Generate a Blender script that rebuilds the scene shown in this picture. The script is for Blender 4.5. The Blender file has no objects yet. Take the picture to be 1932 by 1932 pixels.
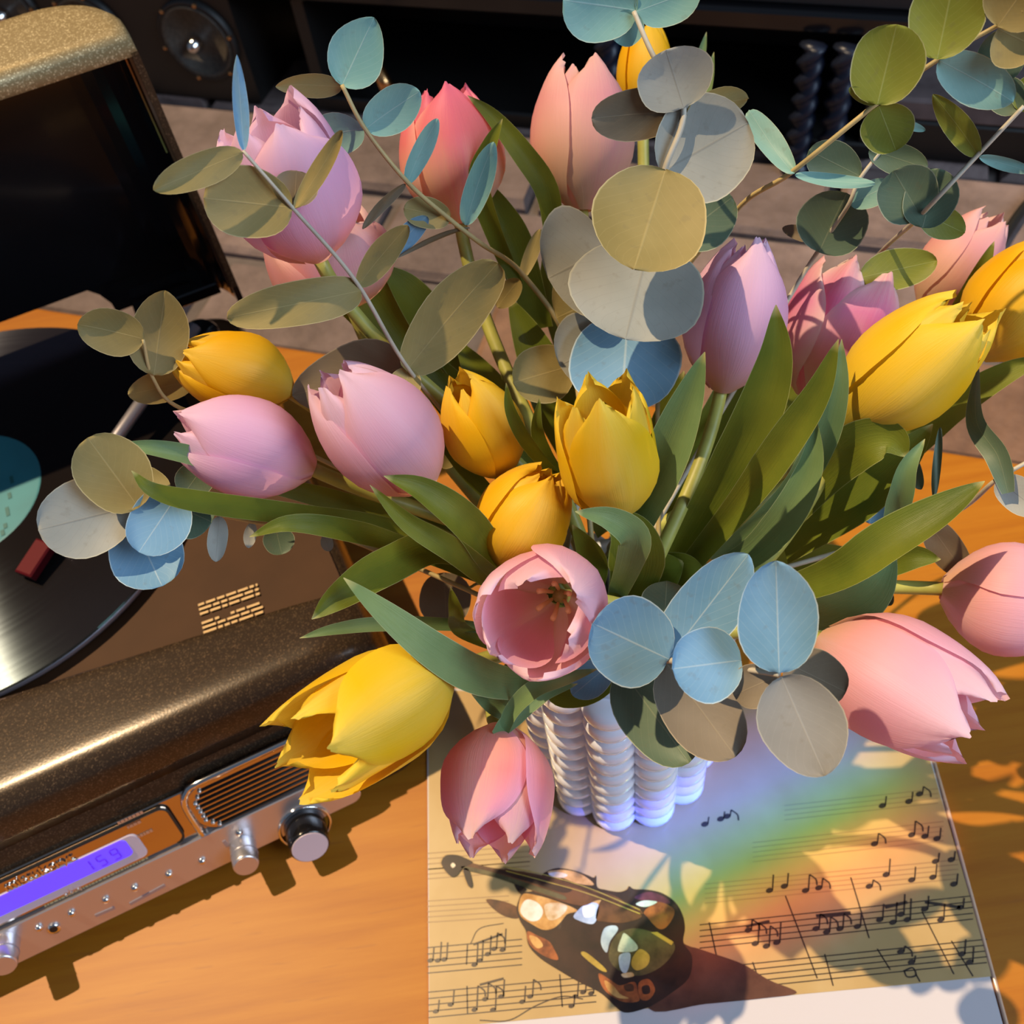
import bpy, math, random
import numpy as np
from mathutils import Vector, Matrix
random.seed(7); rng = np.random.default_rng(7)
sc = bpy.context.scene
col = sc.collection

# ------------------------------------------------------------------ camera, light, exposure
FPX, NADIR, CAMH = 1896.0, (1200.0, 2300.0), 0.57
_n = np.array([NADIR[0]-966, NADIR[1]-966, FPX]); UPC = -_n/np.linalg.norm(_n)
_f = np.array([0, 0, 1.0]); YC = _f-_f.dot(UPC)*UPC; YC /= np.linalg.norm(YC); XC = np.cross(YC, UPC)
RW = np.array([XC, YC, UPC]); CAM = np.array([0, 0, CAMH])
cd = bpy.data.cameras.new('camera'); cam = bpy.data.objects.new('camera', cd); col.objects.link(cam)
cd.sensor_width = 36; cd.lens = FPX/1932*36; cd.clip_start = .01; cd.clip_end = 20
cd.dof.use_dof = True; cd.dof.focus_distance = .385; cd.dof.aperture_fstop = 15
M = Matrix.Identity(4)
for i, c in enumerate((RW@np.array([1, 0, 0.]), RW@np.array([0, -1., 0]), RW@np.array([0, 0, -1.]))):
    for j in range(3): M[j][i] = c[j]
M.translation = CAM
cam.matrix_world = M
sc.camera = cam

w = bpy.data.worlds.new('room_light'); sc.world = w; w.use_nodes = True
w.node_tree.nodes['Background'].inputs[0].default_value = (.55, .72, 1, 1)
w.node_tree.nodes['Background'].inputs[1].default_value = .15

SUN_DIR = Vector((.42, -.24, -1)).normalized()
sd = bpy.data.lights.new('sun', 'SUN'); sd.energy = 4.8; sd.color = (1, .74, .44); sd.angle = .012
sun = bpy.data.objects.new('sun', sd); col.objects.link(sun)
sun.rotation_euler = SUN_DIR.to_track_quat('-Z', 'Y').to_euler()
ad = bpy.data.lights.new('window_daylight', 'AREA'); ad.shape = 'RECTANGLE'; ad.size = .9; ad.size_y = 1.1
ad.energy = 26; ad.color = (.62, .80, 1)
area = bpy.data.objects.new('window_daylight', ad); col.objects.link(area)
area.location = (1.25, -.55, 1.25)
area.rotation_euler = (Vector((.05, .25, .2))-Vector(area.location)).to_track_quat('-Z', 'Y').to_euler()

vs = sc.view_settings
vs.view_transform = 'Standard'; vs.look = 'None'; vs.gamma = 1; vs.use_curve_mapping = False; vs.exposure = 0.0

# ------------------------------------------------------------------ placing helpers
def ray(x, y): return RW@np.array([(x-966)/FPX, (y-966)/FPX, 1.0])
def at(x, y, d): return Vector(CAM+ray(x, y)*d)                      # a point seen at x,y at distance d along the view axis
def on(x, y, z):                                                     # a point on a level surface of height z
    r = ray(x, y); return Vector(CAM+r*((z-CAMH)/r[2]))
ra = math.radians(-25)
RE = Vector((math.cos(ra), math.sin(ra), 0)); RN = Vector((-RE.y, RE.x, 0))   # the room: along the hearth, and into it
def room(e, n, z): return RE*e+RN*n+Vector((0, 0, z))
def onn(x, y, n):                                                    # (e, z) on the upright plane at depth n
    r = Vector(ray(x, y)); p = Vector(CAM)+r*(n/r.dot(RN)); return p.dot(RE), p.z
CAMR, CAMU, CAMB = (Vector(M.col[i][:3]) for i in range(3))

# ------------------------------------------------------------------ mesh helpers
def tag(o, label=None, cat=None, group=None, kind=None):
    for k, v in (('label', label), ('category', cat), ('group', group), ('kind', kind)):
        if v: o[k] = v
    return o
def empty(name, loc, rz=0):
    o = bpy.data.objects.new(name, None); col.objects.link(o); o.empty_display_size = .02
    o.location = loc; o.rotation_euler.z = rz; return o
def mesh(name, v, f, mat, parent=None, smooth=False, uv=None, world=True):
    me = bpy.data.meshes.new(name)
    if parent is not None and world:
        inv = MW(parent).inverted(); v = [inv@Vector(p) for p in v]
    me.from_pydata([tuple(p) for p in v], [], f)
    if uv is not None:
        l = me.uv_layers.new(name='UVMap')
        for lp in me.loops: l.data[lp.index].uv = uv[lp.vertex_index]
    if smooth: me.polygons.foreach_set('use_smooth', [True]*len(me.polygons))
    me.materials.append(mat); me.update()
    o = bpy.data.objects.new(name, me); col.objects.link(o)
    if parent is not None: o.parent = parent
    return o
def MW(o):
    m = Matrix.LocRotScale(o.location, o.rotation_euler, o.scale)
    return MW(o.parent)@m if o.parent else m
class G:
    """collects verts and faces"""
    def __init__(s): s.v = []; s.f = []; s.uv = []
    def add(s, v, f, uv=None):
        k = len(s.v); s.v += [Vector(p) for p in v]; s.f += [tuple(i+k for i in q) for q in f]
        s.uv += list(uv) if uv is not None else [(0, 0)]*len(v); return s
    def box(s, c, ax, ay, az, hx, hy, hz, b=0):
        c = Vector(c); ax, ay, az = Vector(ax), Vector(ay), Vector(az)
        if b <= 0:
            v = [c+ax*(hx*i)+ay*(hy*j)+az*(hz*k) for i in (-1, 1) for j in (-1, 1) for k in (-1, 1)]
            f = [(0, 1, 3, 2), (4, 6, 7, 5), (0, 4, 5, 1), (2, 3, 7, 6), (0, 2, 6, 4), (1, 5, 7, 3)]
            return s.add(v, f)
        v = []; f = []                                               # chamfered top and bottom edges
        for (q, t) in ((b, -1), (0, -1+b/hz), (0, 1-b/hz), (b, 1)):
            for (i, j) in ((-1, -1), (1, -1), (1, 1), (-1, 1)):
                v.append(c+ax*(i*(hx-q))+ay*(j*(hy-q))+az*(hz*t))
        for r in range(3):
            for i in range(4): f.append((r*4+i, r*4+(i+1) % 4, r*4+4+(i+1) % 4, r*4+4+i))
        f += [(3, 2, 1, 0), (12, 13, 14, 15)]
        return s.add(v, f)
    def lathe(s, c, ax, prof, n=24, cap=True):
        c = Vector(c); ax = Vector(ax).normalized()
        a = ax.orthogonal().normalized(); b = ax.cross(a); v = []; f = []
        for (r, h) in prof:
            for i in range(n):
                t = 2*math.pi*i/n; v.append(c+ax*h+a*(r*math.cos(t))+b*(r*math.sin(t)))
        for k in range(len(prof)-1):
            for i in range(n): f.append((k*n+i, k*n+(i+1) % n, k*n+n+(i+1) % n, k*n+n+i))
        if cap: f.append(tuple(range(n-1, -1, -1))); m = (len(prof)-1)*n; f.append(tuple(m+i for i in range(n)))
        return s.add(v, f)
    def tube(s, pts, r0, r1=None, n=8):
        r1 = r0 if r1 is None else r1; pts = [Vector(p) for p in pts]; v = []; f = []; a = None
        for k, p in enumerate(pts):
            t = (pts[min(k+1, len(pts)-1)]-pts[max(k-1, 0)]).normalized()
            a = (t.orthogonal() if a is None else a-t*a.dot(t)).normalized(); b = t.cross(a)
            r = r0+(r1-r0)*k/(len(pts)-1)
            for i in range(n):
                q = 2*math.pi*i/n; v.append(p+a*(r*math.cos(q))+b*(r*math.sin(q)))
        for k in range(len(pts)-1):
            for i in range(n): f.append((k*n+i, k*n+(i+1) % n, k*n+n+(i+1) % n, k*n+n+i))
        f.append(tuple(range(n-1, -1, -1))); m = (len(pts)-1)*n; f.append(tuple(m+i for i in range(n)))
        return s.add(v, f)
    def loft(s, rings, cap0=True, cap1=True):
        n = len(rings[0]); v = [p for r in rings for p in r]; f = []
        for k in range(len(rings)-1):
            for i in range(n): f.append((k*n+i, k*n+(i+1) % n, k*n+n+(i+1) % n, k*n+n+i))
        if cap0: f.append(tuple(range(n-1, -1, -1)))
        if cap1: m = (len(rings)-1)*n; f.append(tuple(m+i for i in range(n)))
        return s.add(v, f)
    def build(s, name, mat, parent=None, smooth=False, uv=False):
        return mesh(name, s.v, s.f, mat, parent, smooth, s.uv if uv else None)
def spline(pts, n):
    P = [Vector(p) for p in pts]; P = [P[0]*2-P[1]]+P+[P[-1]*2-P[-2]]; out = []; m = len(P)-3
    for k in range(n):
        t = k/(n-1)*m; i = min(int(t), m-1); u = t-i; a, b, c, d = P[i:i+4]
        out.append(.5*((2*b)+(c-a)*u+(2*a-5*b+4*c-d)*u*u+(3*b-a-3*c+d)*u**3))
    return out
def rrect(u0, u1, v0, v1, r, n=6):
    out = []
    for (cx, cy, a0) in ((u1-r, v0+r, -90), (u1-r, v1-r, 0), (u0+r, v1-r, 90), (u0+r, v0+r, 180)):
        for k in range(n+1):
            a = math.radians(a0+90*k/n); out.append((cx+r*math.cos(a), cy+r*math.sin(a)))
    return out

# ------------------------------------------------------------------ materials
def nt(name):
    m = bpy.data.materials.new(name); m.use_nodes = True; t = m.node_tree; return m, t, t.nodes['Principled BSDF']
def N_(t, typ, **kw):
    n = t.nodes.new(typ)
    for k, v in kw.items(): setattr(n, k, v)
    return n
def mixc(t, fac, a, b):
    n = N_(t, 'ShaderNodeMix', data_type='RGBA')
    for s, val in ((n.inputs[0], fac), (n.inputs[6], a), (n.inputs[7], b)):
        if hasattr(val, 'is_linked'): t.links.new(val, s)
        else: s.default_value = (*val, 1) if isinstance(val, tuple) and len(val) == 3 else val
    return n.outputs[2]
def ramp(t, src, stops, interp='LINEAR'):
    n = N_(t, 'ShaderNodeValToRGB'); e = n.color_ramp.elements; n.color_ramp.interpolation = interp
    while len(e) < len(stops): e.new(.5)
    for k, (p, c) in enumerate(stops): e[k].position = p; e[k].color = (*c, 1) if len(c) == 3 else c
    t.links.new(src, n.inputs[0]); return n.outputs[0]
def math_(t, op, a, b=None, c=None):
    n = N_(t, 'ShaderNodeMath', operation=op)
    for s, v in zip(n.inputs, (a, b, c)):
        if v is None: continue
        if hasattr(v, 'is_linked'): t.links.new(v, s)
        else: s.default_value = v
    return n.outputs[0]
def bump(t, bs, h, strength=.3, dist=.001):
    b = N_(t, 'ShaderNodeBump'); b.inputs['Strength'].default_value = strength; b.inputs['Distance'].default_value = dist
    t.links.new(h, b.inputs['Height']); t.links.new(b.outputs[0], bs.inputs['Normal']); return b.outputs[0]
def noise(t, scale, detail=3, vec=None, rough=.5):
    n = N_(t, 'ShaderNodeTexNoise'); n.inputs['Scale'].default_value = scale; n.inputs['Detail'].default_value = detail
    n.inputs['Roughness'].default_value = rough
    if vec is not None: t.links.new(vec, n.inputs['Vector'])
    return n.outputs['Fac']
def objco(t, sx=1, sy=1, sz=1, rz=0):
    c = N_(t, 'ShaderNodeTexCoord'); m = N_(t, 'ShaderNodeMapping'); m.inputs['Scale'].default_value = (sx, sy, sz)
    m.inputs['Rotation'].default_value = (0, 0, rz)
    t.links.new(c.outputs['Object'], m.inputs[0]); return m.outputs[0]
def plain(name, c, rough=.5, metal=0, spec=.5, coat=0, emit=0, nscale=0, namt=.25):
    m, t, b = nt(name); b.inputs['Roughness'].default_value = rough; b.inputs['Metallic'].default_value = metal
    b.inputs['Specular IOR Level'].default_value = spec; b.inputs['Coat Weight'].default_value = coat
    if coat: b.inputs['Coat Roughness'].default_value = .08
    if nscale:
        f = noise(t, nscale, 4, objco(t)); k = ramp(t, f, [(.3, tuple(x*(1-namt) for x in c)), (.7, tuple(min(1, x*(1+namt)) for x in c))])
        t.links.new(k, b.inputs['Base Color'])
    else: b.inputs['Base Color'].default_value = (*c, 1)
    if emit: b.inputs['Emission Color'].default_value = (*c, 1); b.inputs['Emission Strength'].default_value = emit
    return m
def translucent(t, bs, colsock, w, nrm=None):
    out = t.nodes['Material Output']; tr = N_(t, 'ShaderNodeBsdfTranslucent'); mx = N_(t, 'ShaderNodeMixShader')
    mx.inputs[0].default_value = w; t.links.new(colsock, tr.inputs[0])
    if nrm is not None: t.links.new(nrm, tr.inputs['Normal'])
    t.links.new(bs.outputs[0], mx.inputs[1]); t.links.new(tr.outputs[0], mx.inputs[2]); t.links.new(mx.outputs[0], out.inputs[0])
def petal_mat(name, stops, streak, amt=.35, tr=.40, edge=None):
    """colour runs from the base to the tip of the petal with a streak up the middle and pale veins"""
    m, t, b = nt(name); uvn = N_(t, 'ShaderNodeUVMap'); sp = N_(t, 'ShaderNodeSeparateXYZ'); t.links.new(uvn.outputs[0], sp.inputs[0])
    c = ramp(t, sp.outputs[1], stops)
    mp = N_(t, 'ShaderNodeMapping'); mp.inputs['Scale'].default_value = (9, 1.2, 1); t.links.new(uvn.outputs[0], mp.inputs[0])
    f = noise(t, 2.2, 4, mp.outputs[0])
    s = math_(t, 'ABSOLUTE', math_(t, 'SUBTRACT', sp.outputs[0], .5))
    mid = math_(t, 'MULTIPLY', ramp(t, s, [(.0, (1, 1, 1)), (.32, (0, 0, 0))]), math_(t, 'MULTIPLY', f, amt*1.6))
    c = mixc(t, mid, c, streak)
    if edge is not None:
        c = mixc(t, math_(t, 'MULTIPLY', ramp(t, s, [(.33, (0, 0, 0)), (.5, (1, 1, 1))]), .7), c, edge)
    t.links.new(c, b.inputs['Base Color']); b.inputs['Roughness'].default_value = .48
    b.inputs['Specular IOR Level'].default_value = .28
    mp2 = N_(t, 'ShaderNodeMapping'); mp2.inputs['Scale'].default_value = (46, 1.6, 1); t.links.new(uvn.outputs[0], mp2.inputs[0])
    nr = bump(t, b, noise(t, 2, 3, mp2.outputs[0]), .16, .001)
    translucent(t, b, c, tr, nr); return m
def leaf_mat(name, a, bcol, rim, vein, tr=.25, rough=.5, tulip=False, spot=0):
    m, t, b = nt(name); uvn = N_(t, 'ShaderNodeUVMap'); sp = N_(t, 'ShaderNodeSeparateXYZ'); t.links.new(uvn.outputs[0], sp.inputs[0])
    f = noise(t, 26, 4, objco(t)); c = ramp(t, f, [(.33, a), (.68, bcol)])
    s = math_(t, 'ABSOLUTE', math_(t, 'SUBTRACT', sp.outputs[0], .5))
    if tulip:
        mp = N_(t, 'ShaderNodeMapping'); mp.inputs['Scale'].default_value = (34, 1, 1); t.links.new(uvn.outputs[0], mp.inputs[0])
        h = noise(t, 2, 3, mp.outputs[0]); c = mixc(t, math_(t, 'MULTIPLY', h, .35), c, vein)
        c = mixc(t, ramp(t, sp.outputs[1], [(.0, (1, 1, 1)), (.06, (0, 0, 0))]), c, (.55, .52, .22))
        nr = bump(t, b, h, .3, .0008)
    else:
        y = math_(t, 'MULTIPLY', math_(t, 'SUBTRACT', sp.outputs[1], math_(t, 'MULTIPLY', s, .9)), 9)
        fr = math_(t, 'ABSOLUTE', math_(t, 'SUBTRACT', math_(t, 'FRACT', y), .5))
        side = math_(t, 'MULTIPLY', ramp(t, fr, [(.0, (1, 1, 1)), (.05, (0, 0, 0))]), .22)
        midv = math_(t, 'MULTIPLY', ramp(t, s, [(.004, (1, 1, 1)), (.016, (0, 0, 0))]), .5)
        c = mixc(t, side, c, vein); c = mixc(t, midv, c, vein)
        f2 = noise(t, 260, 2, objco(t)); c = mixc(t, math_(t, 'MULTIPLY', ramp(t, f2, [(.62, (0, 0, 0)), (.72, (1, 1, 1))]), .18+spot), c, (.16, .13, .08))
        nr = bump(t, b, math_(t, 'ADD', midv, math_(t, 'MULTIPLY', noise(t, 420, 2, objco(t)), .5)), .22, .0005)
    c = mixc(t, ramp(t, s, [(.482, (0, 0, 0)), (.494, (1, 1, 1))]), c, rim)
    t.links.new(c, b.inputs['Base Color']); b.inputs['Roughness'].default_value = rough; b.inputs['Specular IOR Level'].default_value = .35
    translucent(t, b, c, tr, nr); return m

MT = {}
MT['lilac'] = petal_mat('petal_lilac_pink', [(0, (.80, .52, .40)), (.22, (.86, .48, .58)), (.6, (.88, .52, .74)), (1, (.92, .64, .82))], (.92, .66, .88))
MT['pink'] = petal_mat('petal_soft_pink', [(0, (.82, .54, .36)), (.25, (.88, .48, .50)), (.65, (.90, .52, .66)), (1, (.94, .68, .80))], (.94, .68, .84))
MT['peach'] = petal_mat('petal_peach_pink', [(0, (.74, .58, .36)), (.35, (.86, .56, .44)), (.7, (.86, .46, .48)), (1, (.90, .62, .58))], (.84, .30, .42), .4)
MT['coral'] = petal_mat('petal_coral', [(0, (.86, .74, .46)), (.36, (.92, .60, .40)), (.66, (.92, .30, .30)), (1, (.90, .24, .40))], (.90, .20, .36), .6, .4, edge=(.94, .60, .50))
MT['flush'] = petal_mat('petal_coral_flushed_pink', [(0, (.90, .70, .60)), (.2, (.92, .46, .42)), (.5, (.94, .36, .38)), (.8, (.92, .44, .62)), (1, (.94, .70, .76))], (.95, .70, .50), .5, .42, edge=(.92, .52, .76))
MT['rose'] = petal_mat('petal_rose_white', [(0, (.80, .64, .48)), (.35, (.86, .50, .54)), (.7, (.84, .34, .58)), (1, (.90, .74, .66))], (.80, .14, .34), .75, edge=(.92, .78, .74))
MT['yellow'] = petal_mat('petal_yellow', [(0, (.62, .56, .10)), (.2, (.84, .60, .04)), (.7, (.88, .58, .01)), (1, (.90, .66, .06))], (.92, .70, .16), .5, .28)
MT['gold'] = petal_mat('petal_golden', [(0, (.66, .52, .08)), (.2, (.84, .52, .02)), (.7, (.86, .48, .005)), (1, (.88, .55, .03))], (.92, .66, .14), .4, .28)
MT['tleaf'] = leaf_mat('tulip_leaf', (.085, .125, .010), (.20, .235, .020), (.40, .44, .16), (.22, .27, .05), .3, .40, True)
MT['tleaf2'] = leaf_mat('tulip_leaf_bluish', (.105, .20, .065), (.19, .30, .12), (.44, .52, .28), (.28, .40, .22), .24, .38, True)
MT['tstem'] = plain('tulip_stem', (.36, .36, .08), .45, nscale=60)
MT['olive'] = leaf_mat('eucalyptus_sunlit', (.24, .19, .062), (.335, .265, .10), (.52, .43, .21), (.44, .35, .15), .15, .6)  # warm sunlight on the leaves is part of this colour
MT['grey'] = leaf_mat('eucalyptus_silver', (.29, .30, .27), (.39, .39, .35), (.52, .50, .39), (.22, .21, .18), .12, .6)
MT['blue'] = leaf_mat('eucalyptus_skylit', (.135, .29, .43), (.21, .39, .56), (.55, .66, .68), (.50, .60, .62), .12, .55)  # the blue window light on these leaves is put into the colour
MT['teal'] = leaf_mat('eucalyptus_teal', (.17, .36, .33), (.25, .46, .42), (.50, .62, .50), (.46, .60, .56), .16, .5)
MT['green'] = leaf_mat('eucalyptus_green', (.14, .175, .018), (.25, .28, .04), (.54, .56, .30), (.40, .44, .16), .30, .5)
MT['dark'] = leaf_mat('eucalyptus_dark', (.07, .12, .08), (.12, .18, .12), (.42, .46, .32), (.24, .28, .18), .16, .5)
MT['oliveshade'] = leaf_mat('eucalyptus_olive_shaded', (.15, .125, .09), (.22, .185, .14), (.44, .36, .24), (.30, .25, .17), .1, .6)  # olive leaf darkened in its colour, as it looks in shade
MT['greyshade'] = leaf_mat('eucalyptus_silver_shaded', (.19, .185, .17), (.27, .265, .25), (.44, .42, .34), (.36, .35, .32), .1, .6)  # darker copy of the silver leaf, with shade put into the colour
MT['brown'] = leaf_mat('eucalyptus_brown', (.13, .10, .06), (.19, .15, .10), (.34, .28, .18), (.24, .19, .12), .1, .6)
MT['estem'] = plain('eucalyptus_stem', (.46, .36, .16), .5, nscale=50, namt=.35)
MT['estem2'] = plain('eucalyptus_stem_pale', (.46, .42, .34), .5, nscale=50, namt=.3)
MT['ceramic'] = plain('white_glazed_ceramic', (.76, .82, .96), .10, spec=.6, coat=.6)
MT['black'] = plain('black_satin', (.008, .0075, .0075), .45)
MT['blackgloss'] = plain('black_gloss_plastic', (.006, .0055, .0065), .16, coat=.3)
MT['chrome'] = plain('chrome', (.78, .76, .74), .07, 1)
MT['silver'] = plain('satin_silver', (.66, .63, .66), .30, .85)
MT['mirror'] = plain('dark_mirror_panel', (.60, .50, .42), .12, 1)
MT['bezel'] = plain('lcd_bezel', (.62, .50, .56), .4)
MT['deck'] = plain('brown_deck_plastic', (.058, .026, .011), .62, spec=.18, nscale=30, namt=.12)
MT['print'] = plain('tan_print', (.62, .42, .20), .6)
MT['red'] = plain('red_headshell', (.10, .006, .012), .6, spec=.12)
MT['armmetal'] = plain('tonearm_metal', (.42, .40, .46), .35, .7)
MT['brass'] = plain('brass', (.70, .38, .16), .25, 1)
MT['iron'] = plain('twisted_iron', (.008, .012, .028), .38, .2, .5)
MT['lcd'] = plain('lcd_glow', (.12, .055, .95), .3, emit=.85)
MT['lcdink'] = plain('lcd_digit', (.10, .02, .62), .4, emit=.5)
MT['cable'] = plain('black_cable', (.01, .01, .01), .5)
MT['cone'] = plain('speaker_cone', (.05, .042, .034), .6, nscale=300, namt=.4)
MT['rubber'] = plain('speaker_rubber', (.012, .011, .011), .5)
MT['stamen'] = plain('pale_stamen', (.85, .66, .26), .6)
MT['card'] = plain('calendar_margin', (.54, .51, .54), .25, coat=.4)
MT['ink'] = plain('music_ink', (.035, .022, .015), .35, coat=.4)
MT['sleeve'] = plain('sleeve_edge', (.62, .42, .30), .12, coat=.5)
MT['mortar'] = plain('hearth_mortar', (.10, .08, .075), .85, nscale=50)

def bronze(name, lo, hi, metal, rough):
    m, t, b = nt(name); vo = N_(t, 'ShaderNodeTexVoronoi'); vo.inputs['Scale'].default_value = 1500
    t.links.new(objco(t), vo.inputs['Vector'])
    fl = ramp(t, vo.outputs['Color'], [(.66, lo), (.97, hi)])
    t.links.new(fl, b.inputs['Base Color']); b.inputs['Metallic'].default_value = metal; b.inputs['Roughness'].default_value = rough; b.inputs['Specular IOR Level'].default_value = .3
    b.inputs['Coat Weight'].default_value = .12; b.inputs['Coat Roughness'].default_value = .2
    bump(t, b, noise(t, 700, 2, objco(t)), .12, .0005); return m
MT['bronze'] = bronze('bronze_flake_paint', (.040, .026, .016), (.14, .09, .05), .15, .27)
MT['bronzesheen'] = bronze('bronze_sheen_paint', (.34, .25, .12), (.95, .78, .46), .3, .36)  # bronze brightened for the lid band: a window reflection put into the colour
def wood():
    m, t, b = nt('orange_wood'); co = objco(t, 1.2, 16, 1, .45); f = noise(t, 5, 8, co, .62)
    c = ramp(t, f, [(.28, (.31, .098, .007)), (.5, (.365, .130, .009)), (.75, (.41, .162, .014))])
    f2 = noise(t, 30, 3, objco(t, 1, 9, 1, .45)); c = mixc(t, ramp(t, f2, [(.63, (0, 0, 0)), (.72, (.45, .45, .45))]), c, (.28, .095, .015))
    t.links.new(c, b.inputs['Base Color']); b.inputs['Roughness'].default_value = .45; b.inputs['Specular IOR Level'].default_value = .25
    bump(t, b, f, .06, .001); return m
MT['wood'] = wood()
def brickm(name, a, bb):
    m, t, b = nt(name); oi = N_(t, 'ShaderNodeObjectInfo'); f = noise(t, 22, 6, objco(t), .65)
    c = ramp(t, f, [(.3, a), (.7, bb)]); hs = N_(t, 'ShaderNodeHueSaturation')
    t.links.new(c, hs.inputs['Color']); t.links.new(math_(t, 'MULTIPLY_ADD', oi.outputs['Random'], .5, .75), hs.inputs['Value'])
    t.links.new(hs.outputs[0], b.inputs['Base Color']); b.inputs['Roughness'].default_value = .8
    bump(t, b, noise(t, 90, 5, objco(t)), .5, .003); return m
MT['brick'] = brickm('hearth_brick', (.095, .066, .060), (.205, .150, .142))
MT['brickdark'] = brickm('dark_brown_brick', (.10, .05, .03), (.22, .12, .075))
def vinyl():
    m, t, b = nt('vinyl'); c = N_(t, 'ShaderNodeTexCoord'); sp = N_(t, 'ShaderNodeSeparateXYZ'); t.links.new(c.outputs['Object'], sp.inputs[0])
    r = math_(t, 'SQRT', math_(t, 'ADD', math_(t, 'MULTIPLY', sp.outputs[0], sp.outputs[0]), math_(t, 'MULTIPLY', sp.outputs[1], sp.outputs[1])))
    tg = N_(t, 'ShaderNodeTangent', direction_type='RADIAL', axis='Z'); t.links.new(tg.outputs[0], b.inputs['Tangent'])
    f = noise(t, 190, 5, None); cr = N_(t, 'ShaderNodeCombineXYZ'); t.links.new(r, cr.inputs[0])
    n2 = N_(t, 'ShaderNodeTexNoise'); n2.inputs['Scale'].default_value = 260; n2.inputs['Detail'].default_value = 5; t.links.new(cr.outputs[0], n2.inputs['Vector'])
    b.inputs['Base Color'].default_value = (.010, .008, .008, 1)
    t.links.new(math_(t, 'MULTIPLY_ADD', n2.outputs['Fac'], .10, .14), b.inputs['Roughness'])
    b.inputs['Anisotropic'].default_value = 1; b.inputs['Anisotropic Rotation'].default_value = .25; b.inputs['Specular IOR Level'].default_value = .4
    b.inputs['Thin Film Thickness'].default_value = 420; b.inputs['Thin Film IOR'].default_value = 1.5
    bump(t, b, n2.outputs['Fac'], .06, .0004); return m
MT['vinyl'] = vinyl()
MT['label'] = plain('teal_label', (.035, .22, .28), .5, nscale=40, namt=.08)
MT['labelink'] = plain('label_print', (.02, .13, .14), .5)
def paper():
    m, t, b = nt('aged_music_paper'); f = noise(t, 7, 5, objco(t), .6)
    c = ramp(t, f, [(.3, (.34, .22, .080)), (.55, (.44, .30, .125)), (.75, (.52, .39, .20))])
    t.links.new(c, b.inputs['Base Color']); b.inputs['Roughness'].default_value = .3; b.inputs['Coat Weight'].default_value = .4; b.inputs['Coat Roughness'].default_value = .1; return m
MT['paper'] = paper()

# ------------------------------------------------------------------ the setting: table, hearth, wall
g = G()
tb = [(-1.2, .485), (1.1, .485), (1.1, -.9), (-1.2, -.9)]
top = rrect(-1.2, 1.1, -.9, .485, .02, 4)
rings = []
for (z, q) in ((-.03, .003), (-.027, 0), (-.003, 0), (-.0008, .0008), (0, .003)):
    rings.append([room(e*(1-q*.9), n-q*(1 if n > 0 else -1), z) for (e, n) in top])
tbl = empty('table', room(0, 0, -.03))
g.loft(rings); g.build('tabletop', MT['wood'], tbl)
for (e, n) in ((-1.1, .38), (1.0, .38), (-1.1, -.8), (1.0, -.8)):
    G().box(room(e, n, -.38), RE, RN, (0, 0, 1), .03, .03, .35, .003).build('leg', MT['wood'], tbl)
tag(tbl, 'orange wooden table carrying the record player and the vase', 'table')

hearth = empty('floor', room(0, .6, -.73)); tag(hearth, 'raised brick hearth behind the table', 'hearth', kind='structure')
del hearth['category']
G().box(room(-.1, 1.2, -.372), RE, RN, (0, 0, 1), 1.4, .705, .358).build('mortar_bed', MT['mortar'], hearth)
def brick_mesh(name, lx, ly, lz, seed):
    r = random.Random(seed); g = G(); b = .004
    g.box((0, 0, 0), (1, 0, 0), (0, 1, 0), (0, 0, 1), lx/2, ly/2, lz/2, b)
    for v in g.v: v += Vector((r.uniform(-1, 1), r.uniform(-1, 1), r.uniform(-1, 1)))*.0018
    me = bpy.data.meshes.new(name); me.from_pydata([tuple(v) for v in g.v], [], g.f); return me
BL, BW, BH = .245, .094, .05
bms = [brick_mesh('brick', BL, BW, BH, k) for k in range(5)]
for mm in bms: mm.materials.append(MT['brick'])
brd = [brick_mesh('brick_dark', BL, BW, BH, 20+k) for k in range(3)]
for mm in brd: mm.materials.append(MT['brickdark'])
hinv = MW(hearth).inverted()
def brick(me, p, rz, parent, inv, rx=0):
    o = bpy.data.objects.new('brick', me); col.objects.link(o); o.parent = parent
    o.location = inv@p; o.rotation_euler = (rx, 0, rz); return o
for row in range(4):
    n = .536+row*.1035
    for k in range(8):
        e = -1.15+k*.256+(row % 2)*.128
        me = random.choice(brd if (row == 0 and e > -.35) else bms)
        brick(me, room(e, n, -.029+random.uniform(-.002, .002)+(-.004 if row == 0 else 0)), ra+random.uniform(-.006, .006), hearth, hinv)

# the upright back wall right of the cabinet
wall = empty('wall_back', room(.3, .95, 0)); wall['kind'] = 'structure'; wall['label'] = 'brown brick back wall beside the black cabinet'
G().box(room(-.1, 1.05, .3), RE, RN, (0, 0, 1), 1.4, .05, .45).build('mortar_bed', plain('wall_mortar', (.05, .03, .025), .9, nscale=40), wall)
winv = MW(wall).inverted()
wbm = [brick_mesh('brick_wall', BL, .05, .075, 40+k) for k in range(3)]
for mm in wbm: mm.materials.append(MT['brickdark'])
for row in range(8):
    for k in range(4):
        e = .02+k*.256+(row % 2)*.128
        brick(random.choice(wbm), room(e, .985, .05+row*.084), ra, wall, winv)
e1w, _ = onn(1635, 330, .80)
ledge = empty('trim_1', room(.3, .87, 0)); ledge['kind'] = 'structure'; ledge['label'] = 'grey stone ledge over a black block for the shadow at the foot of the wall'
G().box(room(e1w+.40, .880, .018), RE, RN, (0, 0, 1), .398, .074, .018, .002).build('shadow_band', MT['black'], ledge)  # black box painting in the shadow at the foot of the ledge
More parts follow.
